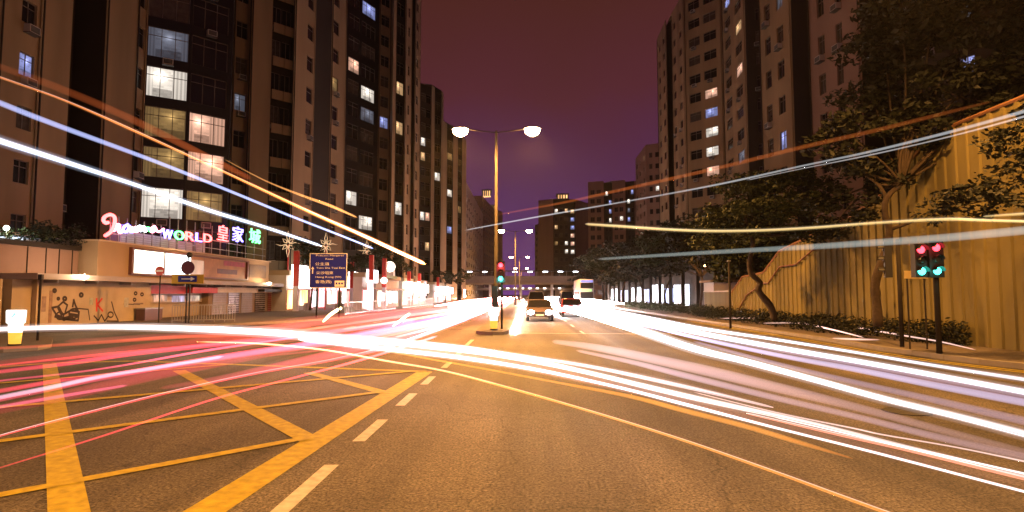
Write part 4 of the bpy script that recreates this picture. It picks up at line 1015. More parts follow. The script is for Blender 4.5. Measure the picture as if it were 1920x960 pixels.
def disc(bm, r, y, z, mi=0, x=0, seg=24, th=.02):
    a = [bm.verts.new((x + r * math.cos(2 * PI * i / seg), y, z + r * math.sin(2 * PI * i / seg))) for i in range(seg)]
    b = [bm.verts.new((x + r * math.cos(2 * PI * i / seg), y + th, z + r * math.sin(2 * PI * i / seg))) for i in range(seg)]
    bm.faces.new(a); bm.faces.new(b)
    for i in range(seg): bm.faces.new((a[i], a[(i + 1) % seg], b[(i + 1) % seg], b[i]))
q = g(297, 609); t = empty('no_entry_sign', (q.x, q.y, .13)); tag(t, 'round red no entry sign on a thin pole before the billboard', 'road sign')
zc = atY(297, 508, q.y).z - .13
link('pole', TB([(0, 0, 0), (0, 0, zc + .2)], .035), POLEM, t); b = bmesh.new(); disc(b, .28, -.08, zc); fixn(b); link('disc', b, REDP, t)
link('bar', BX(-.2, .2, -.09, -.082, zc - .05, zc + .05), SW, t)
q = g(350, 610); t = empty('road_sign', (q.x, q.y, .13)); tag(t, 'round dark road sign over a blue plate with yellow backing boards', 'road sign')
zc = atY(350, 502, q.y).z - .13; z2 = atY(350, 523, q.y).z - .13
link('pole', TB([(-.07, 0, 0), (-.07, 0, zc)], .04), BLACK, t); link('pole', TB([(.12, 0, 0), (.12, 0, z2)], .04), BLACK, t)
b = bmesh.new(); disc(b, .40, -.10, zc); fixn(b); link('disc', b, mat('sign_maroon', (.12, .02, .05), .5), t)
link('backing_board', BX(-.95, .95, -.075, -.05, z2 - .28, z2 + .26), mat('sign_yellow', (.6, .38, .03), .5), t)
link('blue_plate', BX(-.55, .55, -.10, -.08, z2 - .18, z2 + .18), BLUE, t)
ab = bmesh.new(); box(ab, -.35, .25, -.108, -.102, z2 - .03, z2 + .03); ab.faces.new([ab.verts.new(p) for p in ((.2, -.109, z2 - .12), (.45, -.109, z2), (.2, -.109, z2 + .12))]); link('arrow', ab, SW, t)
# round mirror / cctv above it
b = bmesh.new(); bmesh.ops.create_icosphere(b, subdivisions=2, radius=.17); link('camera_dome', b, BLACK, t, True, loc=(.02, 0, zc + .75)); link('camera_stem', TB([(-.07, 0, zc), (-.03, 0, zc + .7)], .03), POLEM, t)

# railings
def railing(p0, p1, lab, n, h=1.0):
    a = Vector(p0); b = Vector(p1); t = empty('pedestrian_railing', (a.x, a.y, .13), math.atan2(b.y - a.y, b.x - a.x)); Ln = (b - a).length
    tag(t, lab, 'railing', 'pedestrian railings')
    link('top_rail', BX(0, Ln, -.025, .025, h, h + .06), STEEL, t); link('bottom_rail', BX(0, Ln, -.02, .02, .12, .16), STEEL, t)
    for i in range(n + 1):
        x = Ln * i / n; link('post', BX(x - .02, x + .02, -.02, .02, .162 if i % 4 else 0, h - .002), STEEL, t)
railing((g(322, 609).x, g(322, 609).y), (g(440, 607).x, g(440, 607).y), 'grey pedestrian railing below the round road sign', 24)
railing((-14.2, 46), (-14.2, 64), 'grey pedestrian railing at the kerb beyond the blue sign', 40)
railing((-14.2, 68), (-14.2, 90), 'grey pedestrian railing at the kerb by the far shops', 44)

# star light ornaments
STAR = emi('star_light', (1, .62, .32), 1.6)
for (px, py, Y, lab) in ((540, 460, 60, 'star shaped light ornament on a pole beside the white shop sign'), (611, 462, 63, 'star shaped light ornament just above the blue direction sign'), (688, 470, 78, 'star shaped light ornament among the trees past the blue sign')):
    p = atY(px, py, Y); t = empty('star_ornament', (p.x, p.y, .13)); tag(t, lab, 'light ornament', 'star ornaments along the shops')
    link('pole', TB([(0, .1, 0), (0, .1, p.z)], .06), REDP, t)
    for k in range(8):
        a = k * PI / 4; r = 1.35 if k % 2 == 0 else .8
        c0 = Vector((0, 0, p.z)); d = Vector((math.cos(a), 0, math.sin(a))); s = Vector((-d.z, 0, d.x))
        link('ray', TB([c0 + d * .15, c0 + d * r * .55 + s * .16, c0 + d * r, c0 + d * r * .55 - s * .16, c0 + d * .15], .025, seg=5), STAR, t)

# ------------------------------------------------------------------ shops along the west pavement
XS = -23.5
cols_ = {'w': emi('shop_white', (1, .93, .88), 7, .3, .6), 'wb': emi('shop_cold', (.9, .92, 1), 4, .3, .6), 'r': emi('shop_red', (1, .16, .14), 3.5, .6, 1), 'o': emi('shop_orange', (1, .42, .14), 4.5, .7, 1), 'k': emi('shop_pink', (1, .35, .38), 4.5, .6, 1), 'i': emi('shop_inside', (1, .72, .5), 2.4, .9, .9)}
shops = [(545, 582, 498, 541, 'w', 'o', 'shop with a big blank white lightbox beside the star ornament'), (584, 650, 535, 545, 'k', 'k', 'shop with a rosy lit front partly hidden by the blue sign'),
         (652, 676, 510, 541, 'w', 'r', 'shop with a white lightbox just past the blue sign'), (687, 706, 506, 530, 'wb', 'k', 'shop with a bluish white lightbox between red pillars'),
         (712, 754, 524, 527, 'o', 'i', 'shop under the lit arched fanlight'), (760, 778, 529, 548, 'w', 'i', 'shop with a square white lightbox past the arch'), (780, 803, 533, 549, 'w', 'k', 'shop with three narrow white lit signs'), (816, 850, 538, 551, 'wb', 'i', 'farthest shop with small white lit letters')]
PIL = mat('pillar_pale', (.55, .5, .55), .5)
for i, (p0, p1, s0, s1, cs, ci, lab) in enumerate(shops):
    XS = -23.5 if i < 3 else -17.5; BK = -5 if i < 3 else -1.5
    y0, y1 = YX(p0, XS), YX(p1, XS); ym = (y0 + y1) / 2
    t = empty('shop_front', (XS, y0, .13)); tag(t, lab, 'shop', 'shops along the west pavement'); W_ = y1 - y0
    link('wall', BX(BK, -.5, .02, W_ - .02, 0, 3.6), mat('shop_wall', (.36, .30, .25), .8, .2, .6), t)
    zt = atX((p0 + p1) / 2, s0, XS).z - .13; zb = atX((p0 + p1) / 2, s1, XS).z - .13
    if i == 6:
        for k in range(3): link('sign_box', BX(-.1, .25, W_ * (.05 + .32 * k), W_ * (.27 + .32 * k), zb, zt), cols_[cs], t)
    elif i != 4: link('sign_box', BX(-.1, .25, W_ * .06, W_ * .92, zb, zt), cols_[cs], t)
    link('shop_interior', BX(-.55, -.42, W_ * .08, W_ * .45, .2, 2.1), cols_[ci], t)
    link('shop_interior', BX(-.55, -.42, W_ * .52, W_ * .9, .5, 2.1), cols_['i'], t)
    link('awning', BX(-.4, .7, .05, W_ - .05, 2.3, 2.42) if zb > 2.45 else BX(-.4, .4, .05, W_ - .05, 2.15, 2.2), mat('shop_awning', (.4, .2, .15), .6), t)
    link('roof', BX(BK, -.2, .02, W_ - .02, 3.602, 4.1), CONC2, t)
    link('pillar', BX(.3, .75, -.25, .2, 0, 2.5), PIL, t); link('pillar', BX(.3, .75, -.25, .2, 2.502, 6.0 if i < 5 else 5.0), REDP, t)
# arch
XS = -17.5
p = atX(730, 508, XS + .3); t = empty('arched_fanlight', (p.x, p.y, 0)); tag(t, 'half round arched sign with glowing centre above a shop', 'arch sign')
zz = atX(730, 517, XS + .3).z; R_ = 2.6
b = bmesh.new(); tube(b, [(0, R_ * math.cos(a * PI / 12), zz + R_ * .62 * math.sin(a * PI / 12)) for a in range(13)], .16, 6); link('arch_rim', b, emi('arch_rim', (1, .6, .45), 1.0), t)
b = bmesh.new(); n = 12
vs = [b.verts.new((-.05, 0, zz))] + [b.verts.new((-.05, R_ * math.cos(a * PI / n), zz + R_ * .62 * math.sin(a * PI / n))) for a in range(n + 1)]
for a in range(n): b.faces.new((vs[0], vs[a + 1], vs[a + 2]))
link('fanlight', b, mat('fanlight_dark', (.1, .08, .05), .5), t)
link('ledge', BX(-.3, .4, -R_ - .3, R_ + .3, zz - .35, zz - .02), mat('ledge_green', (.12, .16, .05), .6), t)
b = bmesh.new(); bmesh.ops.create_icosphere(b, subdivisions=2, radius=.7); link('glowing_centre', b, emi('arch_centre', (1, .8, .65), 3), t, True, loc=(.2, -.6, zz + 1.1))
b = bmesh.new(); bmesh.ops.create_icosphere(b, subdivisions=2, radius=.4)
o = link('globe_lamp', b, emi('globe', (1, .9, .8), 5), None, True, loc=atX(720, 526, XS + .6)); tag(o, 'round white globe lamp hanging under the arch', 'lamp')
for k, (px, py, w_, h_, c_) in enumerate(((571, 556, 1.0, 1.3, 'o'), (590, 560, .8, 1.6, 'wb'), (627, 557, 1.2, 1.5, 'k'), (645, 556, .7, 1.6, 'w'), (694, 553, 1.5, 3.2, 'k'), (717, 556, 1.2, .8, 'wb'), (768, 541, 2.2, 2.0, 'w'), (785, 541, .9, 2.2, 'w'), (797, 541, 1.1, 2.4, 'k'), (822, 546, 2.0, 1.8, 'w'), (838, 545, 1.4, 1.8, 'w'), (871, 550, 2.2, 2.2, 'w'))):
    p_ = atX(px, py, -22.6 if px < 680 else -16.6); t = empty('lit_shop_sign', (p_.x, p_.y, .13))
    tag(t, ['orange glowing box sign under the white lightbox by the star', 'cold white narrow sign left of the blue sign legs', 'rosy glowing sign seen between the blue sign legs', 'small white sign just past the blue sign leg', 'tall pink white glowing column sign between the red pillars', 'bluish sign under the round globe lamp', 'square white sign below the trees', 'narrow white sign beside the square one', 'pinkish narrow sign, third beside the square one', 'first white sign of the farthest shops', 'second white sign of the farthest shops', 'last white sign before the footbridge'][k].replace('left of', 'before'), 'shop sign', 'glowing signs of the shop row')
    link('post', BX(-.05, .05, -.05, .05, 0, p_.z - .13 - h_ / 2 - .002), STEEL, t)
    link('sign_box', BX(-.12, .12, -w_ / 2, w_ / 2, p_.z - .13 - h_ / 2, p_.z - .13 + h_ / 2), cols_[c_], t)
# general glow of the shop row on the pavement
for (px, c, w) in ((563, (1, .85, .7), 500), (664, (1, .7, .6), 500), (695, (1, .75, .75), 500), (770, (1, .8, .7), 700)):
    pass

# ------------------------------------------------------------------ vehicles
TYRE = mat('tyre', (.02, .02, .02), .8); CHROME = mat('rim', (.5, .5, .5), .3, metal=.8)
HL = emi('headlight', (1, .95, .9), 60); TL = emi('taillight', (1, .05, .03), 8)
def car(x, y, rz, label, paint, L_=4.4, W_=1.75, H_=1.45, van=False, lights=True):
    t = empty('car' if not van else 'van', (x, y, .0), rz); tag(t, label, 'car' if not van else 'van', 'vehicles on the avenue')
    # profile in local: front towards -Y
    if van: prof_ = [(-.5, .35), (-.5, .75), (-.46, .95), (-.36, 1.05), (-.22, H_ - .05), (-.18, H_), (.46, H_), (.5, H_ - .12), (.5, .35)]
    else: prof_ = [(-.5, .32), (-.5, .62), (-.47, .72), (-.22, .88), (-.08, H_ - .04), (0, H_), (.24, H_), (.30, H_ - .05), (.40, .93), (.49, .88), (.5, .62), (.5, .32)]
    prof_ = [(p[0] * L_, p[1]) for p in prof_]
    bm = bmesh.new(); rows = []
    for s in (-1, 1):
        for inset in (0, 1):
            rows.append([bm.verts.new((s * W_ / 2 * (1 - (0 if p[1] < .9 else .14 * (p[1] - .9) / .5)) * (1 if inset else .965), p[0], p[1])) for p in prof_] if inset else None)
    Lr, Rr = rows[1], rows[3]; n = len(prof_)
    for i in range(n): bm.faces.new((Lr[i], Lr[(i + 1) % n], Rr[(i + 1) % n], Rr[i]))
    bm.faces.new(Lr); bm.faces.new(list(reversed(Rr))); fixn(bm)
    bmesh.ops.bevel(bm, geom=[e for e in bm.edges], offset=.035, segments=2, affect='EDGES')
    link('body', bm, paint, t, True)
    # glass
    i0 = 3; 
    ws = bmesh.new()
    a, b = (prof_[3], prof_[4])
    def face(p, q, fr, off):
        v = []
        for (pp, s) in ((p, -1), (p, 1), (q, 1), (q, -1)):
            wd = W_ / 2 * fr * (1 - (0 if pp[1] < .9 else .14 * (pp[1] - .9) / .5)); v.append(ws.verts.new((s * wd, pp[0] + off[0], pp[1] + off[1])))
        ws.faces.new(v)
    lerp = lambda u: (a[0] + (b[0] - a[0]) * u, a[1] + (b[1] - a[1]) * u)
    face(lerp(.08), lerp(.95), .9, (-.02, .02)); link('windscreen', ws, GLASS, t)
    if not van:
        ws = bmesh.new(); a, b = prof_[8], prof_[7]; face(lerp(.08), lerp(.95), .9, (.02, .02)); link('rear_window', ws, GLASS, t)
    for s in (-1, 1):
        sw = bmesh.new()
        pts = [(-.17 * L_, .93), (.33 * L_, .93), (.26 * L_, H_ - .12), (-.06 * L_, H_ - .12)] if not van else [(-.28 * L_, 1.0), (.42 * L_, 1.0), (.42 * L_, H_ - .25), (-.20 * L_, H_ - .25)]
        v = [sw.verts.new((s * (W_ / 2 * (1 - .14 * (p[1] - .9) / .5) + .012), p[0], p[1])) for p in pts]; sw.faces.new(v)
        link('side_window', sw, GLASS, t)
        for yy in (-.31 * L_, .31 * L_):
            b_ = bmesh.new(); lathe(b_, [(.2, -.1), (.31, -.09), (.32, 0), (.31, .09), (.2, .1)], 20); bmesh.ops.rotate(b_, verts=b_.verts, cent=(0, 0, 0), matrix=Matrix.Rotation(PI / 2, 3, 'Y'))
            wh = link('wheel', b_, TYRE, t, True, loc=(s * (W_ / 2 - .07), yy, .32))
            b_ = bmesh.new(); lathe(b_, [(.19, .102), (.17, .11), (.04, .125)], 14); bmesh.ops.rotate(b_, verts=b_.verts, cent=(0, 0, 0), matrix=Matrix.Rotation(s * PI / 2, 3, 'Y')); link('rim', b_, CHROME, wh, True)
        b_ = bmesh.new(); bmesh.ops.create_icosphere(b_, subdivisions=2, radius=.19); bmesh.ops.scale(b_, verts=b_.verts, vec=(1.2, .5, .8)); link('headlight', b_, HL if lights else CHROME, t, True, loc=(s * (W_ / 2 - .28), -.5 * L_ + .0, .62))
        link('tail_light', BX(-.13, .13, -.02, .03, -.07, .07), TL if lights else REDP, t, loc=(s * (W_ / 2 - .22), .5 * L_, .7))
        if lights:
            d = bpy.data.lights.new('beam', 'SPOT'); d.energy = 25; d.color = (1, .93, .88); d.spot_size = math.radians(75); d.spot_blend = 1; d.shadow_soft_size = .08
            so_ = bpy.data.objects.new('beam', d); COL.objects.link(so_); so_.parent = t; so_.location = (s * (W_ / 2 - .28), -.5 * L_ - .25, .66); so_.rotation_euler = (math.radians(82), 0, PI)
    link('number_plate', BX(-.26, .26, -.02, -.003, .38, .50), SW, t, loc=(0, -.5 * L_ - .02, 0)); link('grille', BX(-.4, .4, -.02, -.003, .54, .66), BLACK, t, loc=(0, -.5 * L_ - .015, 0))
    return t
car(.95, 41, 0, 'dusky saloon car with glaring headlights stopped in the lane beside the median', mat('car_silver', (.16, .12, .12), .3, .05, metal=.3))
car(3.8, 49, 0, 'red saloon car with headlights on, waiting beside the dusky saloon', mat('car_red', (.40, .04, .03), .3, .05))
car(1.0, 55, 0, 'pale van with headlights waiting behind the dusky saloon', mat('van_white', (.3, .28, .3), .4, .05), 4.9, 1.8, 2.1, True)
car(4.6, 66, 0, 'pale grey van with headlights behind the red saloon', mat('van_grey', (.45, .45, .48), .4, .05), 4.9, 1.8, 2.2, True)
car(.9, 72, 0, 'dark car with headlights far back in the median lane', mat('car_dark', (.06, .06, .07), .3, .05))
# bus
t = empty('bus', (10.0, 96, 0)); tag(t, 'tall white bus with blue top band standing at the kerb under the trees', 'bus')
bm = BX(-1.2, 1.2, 0, 11, .35, 4.3); bmesh.ops.bevel(bm, geom=list(bm.edges), offset=.12, segments=2, affect='EDGES'); link('body', bm, mat('bus_white', (.6, .58, .6), .4), t, True)
link('windscreen', BX(-1.05, 1.05, -.03, -.003, 1.1, 2.2), GLASS, t); link('upper_windscreen', BX(-1.05, 1.05, -.03, -.003, 2.8, 3.7), GLASS, t)
link('destination_display', BX(-.8, .8, -.04, -.003, 2.3, 2.65), emi('bus_display', (.4, 1, .3), 1.2), t); link('blue_band', BX(-1.0, 1.0, -.04, -.003, 3.78, 4.1), emi('bus_band', (.15, .25, 1), 1.2), t)
for s in (-1, 1):
    link('headlight', BX(-.15, .15, -.03, -.003, .6, .8), HL, t, loc=(s * .85, -.01, 0)); link('side_window', BX(-.012, .012, .5, 10.3, 1.2, 2.2), GLASS, t, loc=(s * 1.215, 0, 0))
    for yy in (2.2, 8.6):
        b_ = bmesh.new(); lathe(b_, [(.3, -.12), (.46, -.11), (.48, 0), (.46, .11), (.3, .12)], 20); bmesh.ops.rotate(b_, verts=b_.verts, cent=(0, 0, 0), matrix=Matrix.Rotation(PI / 2, 3, 'Y')); link('wheel', b_, TYRE, t, True, loc=(s * 1.1, yy, .48))

# ------------------------------------------------------------------ light trails
def spline(P, n=7):
    Q = []
    for i in range(len(P) - 1):
        p0, p1, p2, p3 = P[max(i - 1, 0)], P[i], P[i + 1], P[min(i + 2, len(P) - 1)]
        for k in range(n):
            t = k / n; Q.append([.5 * ((2 * p1[j]) + (-p0[j] + p2[j]) * t + (2 * p0[j] - 5 * p1[j] + 4 * p2[j] - p3[j]) * t * t + (-p0[j] + 3 * p1[j] - 3 * p2[j] + p3[j]) * t ** 3) for j in range(len(p1))])
    Q.append(list(P[-1])); return Q
def trail(label, pts, z, col, rad, group, wmul=1.0, flat=None):
    """a lamp's path through the junction at height z ; pts (px, py, width px) mark the path; col colour, rad radiance through its middle"""
    P = []
    for p in pts:
        q = atZ(p[0], p[1], p[3] if len(p) > 3 else z)
        P.append((q.x, q.y, q.z, max(.004, p[2] * .5 * wmul * q.y / F)))
    def ext(a, b):
        v = (Vector(a[:3]) - Vector(b[:3])); v.z = 0; v.normalize(); q = Vector(a[:3]) + v * 16; return (q.x, q.y, q.z, a[3])
    Q = spline(P)
    if pts[0][0] < -30: Q.insert(0, ext(Q[0], Q[1]))
    if pts[-1][0] > 1900: Q.append(ext(Q[-1], Q[-2]))
    pp = [Vector(q[:3]) for q in Q]; rr = [max(.004, q[3]) for q in Q]
    rr[0] *= .3; rr[-1] *= .3
    c = pp[len(pp) // 2]
    bm = bmesh.new(); tube(bm, [p - c for p in pp], rr, 10, flat=flat); fixn(bm)
    R = sorted(rr)[len(rr) // 2]
    o = link('light_trail', bm, glow('trail_light', col, rad / (2 * R)), None, True, loc=c)
    tag(o, label, 'light trail', group)
    if rad > .8 and max(q_[2] for q_ in pts) >= 6:
        o.data.materials.clear(); o.data.materials.append(glow('trail_light', col, rad * .30 / (2 * R)))
        for k, (off, wf, rf) in enumerate(((.12, .38, .75), (-.55, .14, .7), (.62, .10, .45))):
            bm = bmesh.new()
            tube(bm, [p - c + Vector((0, 0, r * off)) for p, r in zip(pp, rr)], [max(.003, r * wf) for r in rr], 8); fixn(bm)
            link('strand', bm, glow('strand_light', col if k != 2 else (1, .8, .8), rad * rf / (2 * R * wf)), o)
        bm = bmesh.new(); tube(bm, [p - c for p in pp], [r * 1.7 for r in rr], 10); fixn(bm)
        link('halo', bm, glow('halo_light', col, rad * .07 / (3.4 * R)), o)
    return o
WH = (1, .86, .84); LI = (.72, .62, 1); PKc = (1, .42, .45); OR = (1, .42, .10); RD = (1, .06, .08); YLc = (1, .70, .28); BLc = (.72, .78, 1)
G1 = 'high light trails of buses over the shops'; G2 = 'high light trails of buses before the trees'; G3 = 'headlight trails sweeping across the junction'; G4 = 'headlight trails coming down the avenue'; G5 = 'red tail light trails'
trail('thickest blue white light trail crossing in front of the lit tower', [(-40, 250, 16), (0, 264, 15), (130, 306, 12), (270, 352, 9), (400, 397, 8), (500, 427, 6), (602, 461, 4)], 4.35, (.66, .76, 1), 1.5, G1)
trail('thin blue light trail above the thickest white one', [(-40, 176, 13), (0, 193, 12), (110, 236, 11), (300, 306, 8), (440, 362, 6), (540, 403, 5), (640, 442, 4), (700, 466, 3)], 4.35, (.50, .56, 1), .6, G1)
trail('orange light trail turning yellow as it falls towards the far shops', [(-40, 128, 4), (0, 145, 5), (120, 188, 5), (240, 240, 6), (350, 290, 5), (450, 336, 5), (600, 406, 6), (700, 450, 6), (797, 495, 5)], 4.35, (1, .30, .07), .9, G1)
trail('pale core of the orange trail above the blue sign', [(560, 387, 2), (650, 428, 3), (740, 470, 4), (792, 493, 4)], 4.35, (1, .7, .4), 1.0, G1)
trail('faint wide red brown trail beside the orange one', [(-40, 108, 12), (0, 125, 14), (110, 165, 16), (250, 225, 16), (400, 300, 14), (470, 335, 10)], 4.35, (1, .2, .05), .10, G1)
trail('short amber trail over the fins of the second tower', [(420, 298, 2), (500, 340, 3), (570, 368, 5), (620, 386, 6), (670, 408, 3)], 4.35, (1, .42, .12), .5, G1)
trail('wavy cream light trail crossing the avenue trees', [(1097, 420, 5), (1160, 424, 6), (1250, 430, 6), (1330, 433, 6), (1420, 432, 6), (1520, 427, 6), (1640, 418, 6), (1770, 411, 7), (1850, 413, 6), (1960, 416, 6)], 3.6, (1, .70, .28), 1.1, G2)
trail('short cream light trail entering beside the hanging foliage', [(1843, 406, 4), (1900, 402, 6), (1960, 398, 7)], 3.6, (1, .70, .28), .9, G2)
trail('broad pale grey trail passing behind the signal heads', [(1120, 486, 5), (1250, 478, 7), (1370, 471, 9), (1500, 464, 11), (1640, 455, 14), (1780, 445, 16), (1960, 428, 18)], 2.9, (.75, .85, .8), .28, G2)
trail('thin white double trail rising across the big tree', [(870, 432, 2), (1000, 408, 3), (1200, 373, 3), (1350, 345, 4), (1500, 312, 4), (1620, 287, 5), (1740, 258, 6), (1850, 229, 7), (1960, 197, 8)], 4.35, (.8, .82, .85), .36, G2)
trail('faint lower twin of the thin white trail across the big tree', [(1400, 338, 2), (1500, 317, 2), (1620, 293, 3), (1740, 266, 3), (1850, 238, 4), (1960, 207, 5)], 4.35, (.9, .85, .85), .35, G2)
trail('faint orange trail rising across the big tree above the white one', [(930, 403, 3), (1050, 381, 5), (1200, 348, 7), (1350, 314, 8), (1500, 277, 9), (1640, 245, 9), (1760, 215, 8), (1860, 190, 5)], 4.35, (1, .22, .04), .15, G2)
trail('hair thin orange trail level with the green signal lens', [(1770, 500, 2), (1850, 498, 3), (1960, 496, 3)], 3.2, (1, .5, .25), .5, G2)
trail('hair thin pink trail level with the red signal lens', [(1700, 459, 1.5), (1800, 458, 2), (1960, 457, 2)], 3.6, (1, .4, .4), .3, G2)
# sweep across the junction
trail('thickest white trail sweeping from the graffiti wall across the junction', [(-60, 620, 9), (60, 615, 10), (200, 613, 10), (320, 615, 11), (500, 623, 13), (640, 635, 13), (760, 645, 12), (900, 661, 11), (1000, 677, 11), (1100, 698, 10), (1280, 741, 12), (1500, 789, 10), (1700, 838, 8), (1990, 907, 7)], .75, WH, 2.6, G3)
trail('upper white strand of the sweep, parting beyond the island', [(400, 613, 4), (560, 624, 5), (720, 636, 6), (860, 649, 6), (960, 664, 6), (1100, 686, 8), (1280, 724, 9), (1450, 764, 4)], .75, (1, .75, .8), 1.1, G3)
trail('lower white strand of the sweep under the thick one', [(560, 636, 6), (720, 654, 8), (860, 670, 8), (1000, 692, 7), (1150, 724, 6), (1280, 757, 7), (1450, 801, 5), (1650, 851, 5), (1990, 940, 5)], .75, (1, .85, .88), 1.7, G3)
trail('faint pink veil between the strands of the sweep', [(640, 645, 26), (800, 660, 30), (960, 684, 34), (1100, 712, 36), (1280, 752, 34), (1500, 806, 30), (1700, 856, 28), (1990, 925, 26)], .75, (1, .45, .45), .14, G3, flat=.4)
trail('salmon strand beside the thick sweep trail on its far stretch', [(1400, 775, 3), (1560, 812, 6), (1700, 843, 8), (1850, 880, 8), (1990, 914, 8)], .75, (1, .30, .22), .9, G3)
trail('dull orange trail under the sweep towards the road edge', [(690, 652, 2), (800, 672, 4), (900, 690, 4), (1050, 718, 5), (1180, 743, 8), (1280, 769, 10), (1400, 800, 10), (1500, 830, 9), (1600, 860, 3)], .6, (1, .35, .05), .42, G3)
trail('long orange line curving over the open asphalt', [(370, 641, 3), (480, 644, 4), (600, 655, 4), (720, 676, 4), (830, 695, 4), (960, 729, 5), (1120, 775, 5), (1280, 825, 6), (1450, 884, 7), (1560, 924, 8), (1720, 982, 9)], .5, (1, .32, .05), .85, G3)
trail('cream core of the long orange line before the box junction', [(380, 641, 2), (480, 644, 3), (600, 655, 3), (720, 676, 3), (830, 695, 2.5), (930, 720, 2)], .5, (1, .7, .45), .6, G3)
trail('broad lilac trail between the sweep and the avenue trails', [(1035, 640, 8), (1120, 652, 14), (1280, 685, 20), (1450, 725, 20), (1600, 762, 16), (1760, 805, 14), (1990, 865, 12)], .8, (.85, .55, .62), .26, G3)
trail('second lilac trail just under the broad one', [(1080, 657, 5), (1180, 678, 9), (1280, 703, 12), (1450, 745, 12), (1600, 780, 12), (1760, 820, 14), (1990, 872, 14)], .8, (.80, .58, .74), .26, G3)
trail('thin pinkish wire trail among the lilac ones', [(1300, 735, 1.5), (1450, 772, 2), (1600, 803, 3), (1655, 815, 3), (1800, 840, 3), (1990, 880, 4)], .7, (1, .7, .68), .9, G3)
trail('thin white wire trail over the salmon strand', [(1450, 782, 1.5), (1600, 816, 2.5), (1760, 852, 3), (1990, 903, 4)], .7, (1, .9, .9), 1.0, G3)
# down the avenue
A = lambda x0, y0: (x0, y0)
trail('brightest white trail of the avenue, crossing under the kerb group', [(1035, 572, 5), (1080, 582, 8), (1160, 606, 11), (1280, 647, 13), (1400, 678, 13), (1520, 710, 13), (1655, 747, 14), (1800, 782, 15), (1990, 832, 17)], .72, (.93, .92, 1), 1.7, G4)
trail('mauve shadowing trail along the brightest avenue one', [(1300, 640, 8), (1450, 680, 14), (1600, 716, 20), (1760, 752, 26), (1990, 806, 34)], .8, (.60, .52, .80), .20, G4, flat=.5)
trail('uppermost white trail along the pavement kerb', [(1050, 568, 4), (1120, 579, 5), (1200, 593, 5), (1300, 613, 6), (1450, 636, 6), (1600, 660, 6), (1750, 685, 7), (1990, 722, 9)], .85, (.9, .9, 1), 1.5, G4)
trail('second white trail from the pavement kerb, slightly thicker', [(1050, 572, 5), (1120, 584, 7), (1200, 600, 8), (1300, 622, 9), (1450, 650, 10), (1600, 676, 11), (1750, 703, 12), (1990, 748, 14)], .75, (.92, .92, 1), 2.0, G4)
trail('periwinkle trail third from the pavement kerb', [(1120, 592, 4), (1200, 608, 6), (1300, 632, 7), (1450, 664, 9), (1600, 692, 11), (1750, 722, 13), (1990, 768, 16)], .7, (.62, .60, .95), .5, G4)
trail('dim violet veil among the kerb trails', [(1150, 592, 10), (1300, 622, 20), (1450, 652, 30), (1600, 680, 40), (1750, 708, 46), (1990, 752, 60)], .75, (.55, .45, .9), .16, G4, flat=.4)
trail('thin cream trail nearest the waiting cars', [(1040, 578, 3), (1090, 590, 4), (1160, 612, 5), (1260, 641, 4), (1340, 662, 2)], .6, (1, .85, .75), 1.4, G4)
for i, (x, z, w_, r_) in enumerate([(2.4, .7, .16, 2.4), (4.9, .75, .26, 2.6), (6.2, .7, .26, 2.6), (7.6, .8, .26, 2.6), (9.0, .9, .26, 2.2)]):
    lab = ['second closest to the median', 'middle', 'through the middle of the far lanes', 'beside the bus lane', 'along the bus kerb'][i]
    P = [Vector((x + .5, 45 + 3 * i, z)), Vector((x, 80, z)), Vector((x - .3, 130, z)), Vector((x - .5, 190, z))]
    c = P[1]; bm = bmesh.new(); tube(bm, [p - c for p in P], [w_ * .2, w_, w_, w_], 10)
    o = link('light_trail', bm, glow('far_trail', (1, .86, .84), r_ / (2 * w_) * .30), None, True, loc=c); tag(o, 'glaring far white trail ' + lab + ' of the distant avenue', 'light trail', G4)
P = [Vector((-.5, 27.5, .25)), Vector((-.5, 40, .3)), Vector((-.45, 70, .45)), Vector((-.4, 120, .6))]
bm = bmesh.new(); tube(bm, [p - P[1] for p in P], [.06, .10, .16, .2], 10, flat=1.0); o = link('light_trail', bm, glow('median_trail', (1, .75, .6), 1.1), None, True, loc=P[1]); tag(o, 'white light trail hugging the edge of the median island', 'light trail', G4)
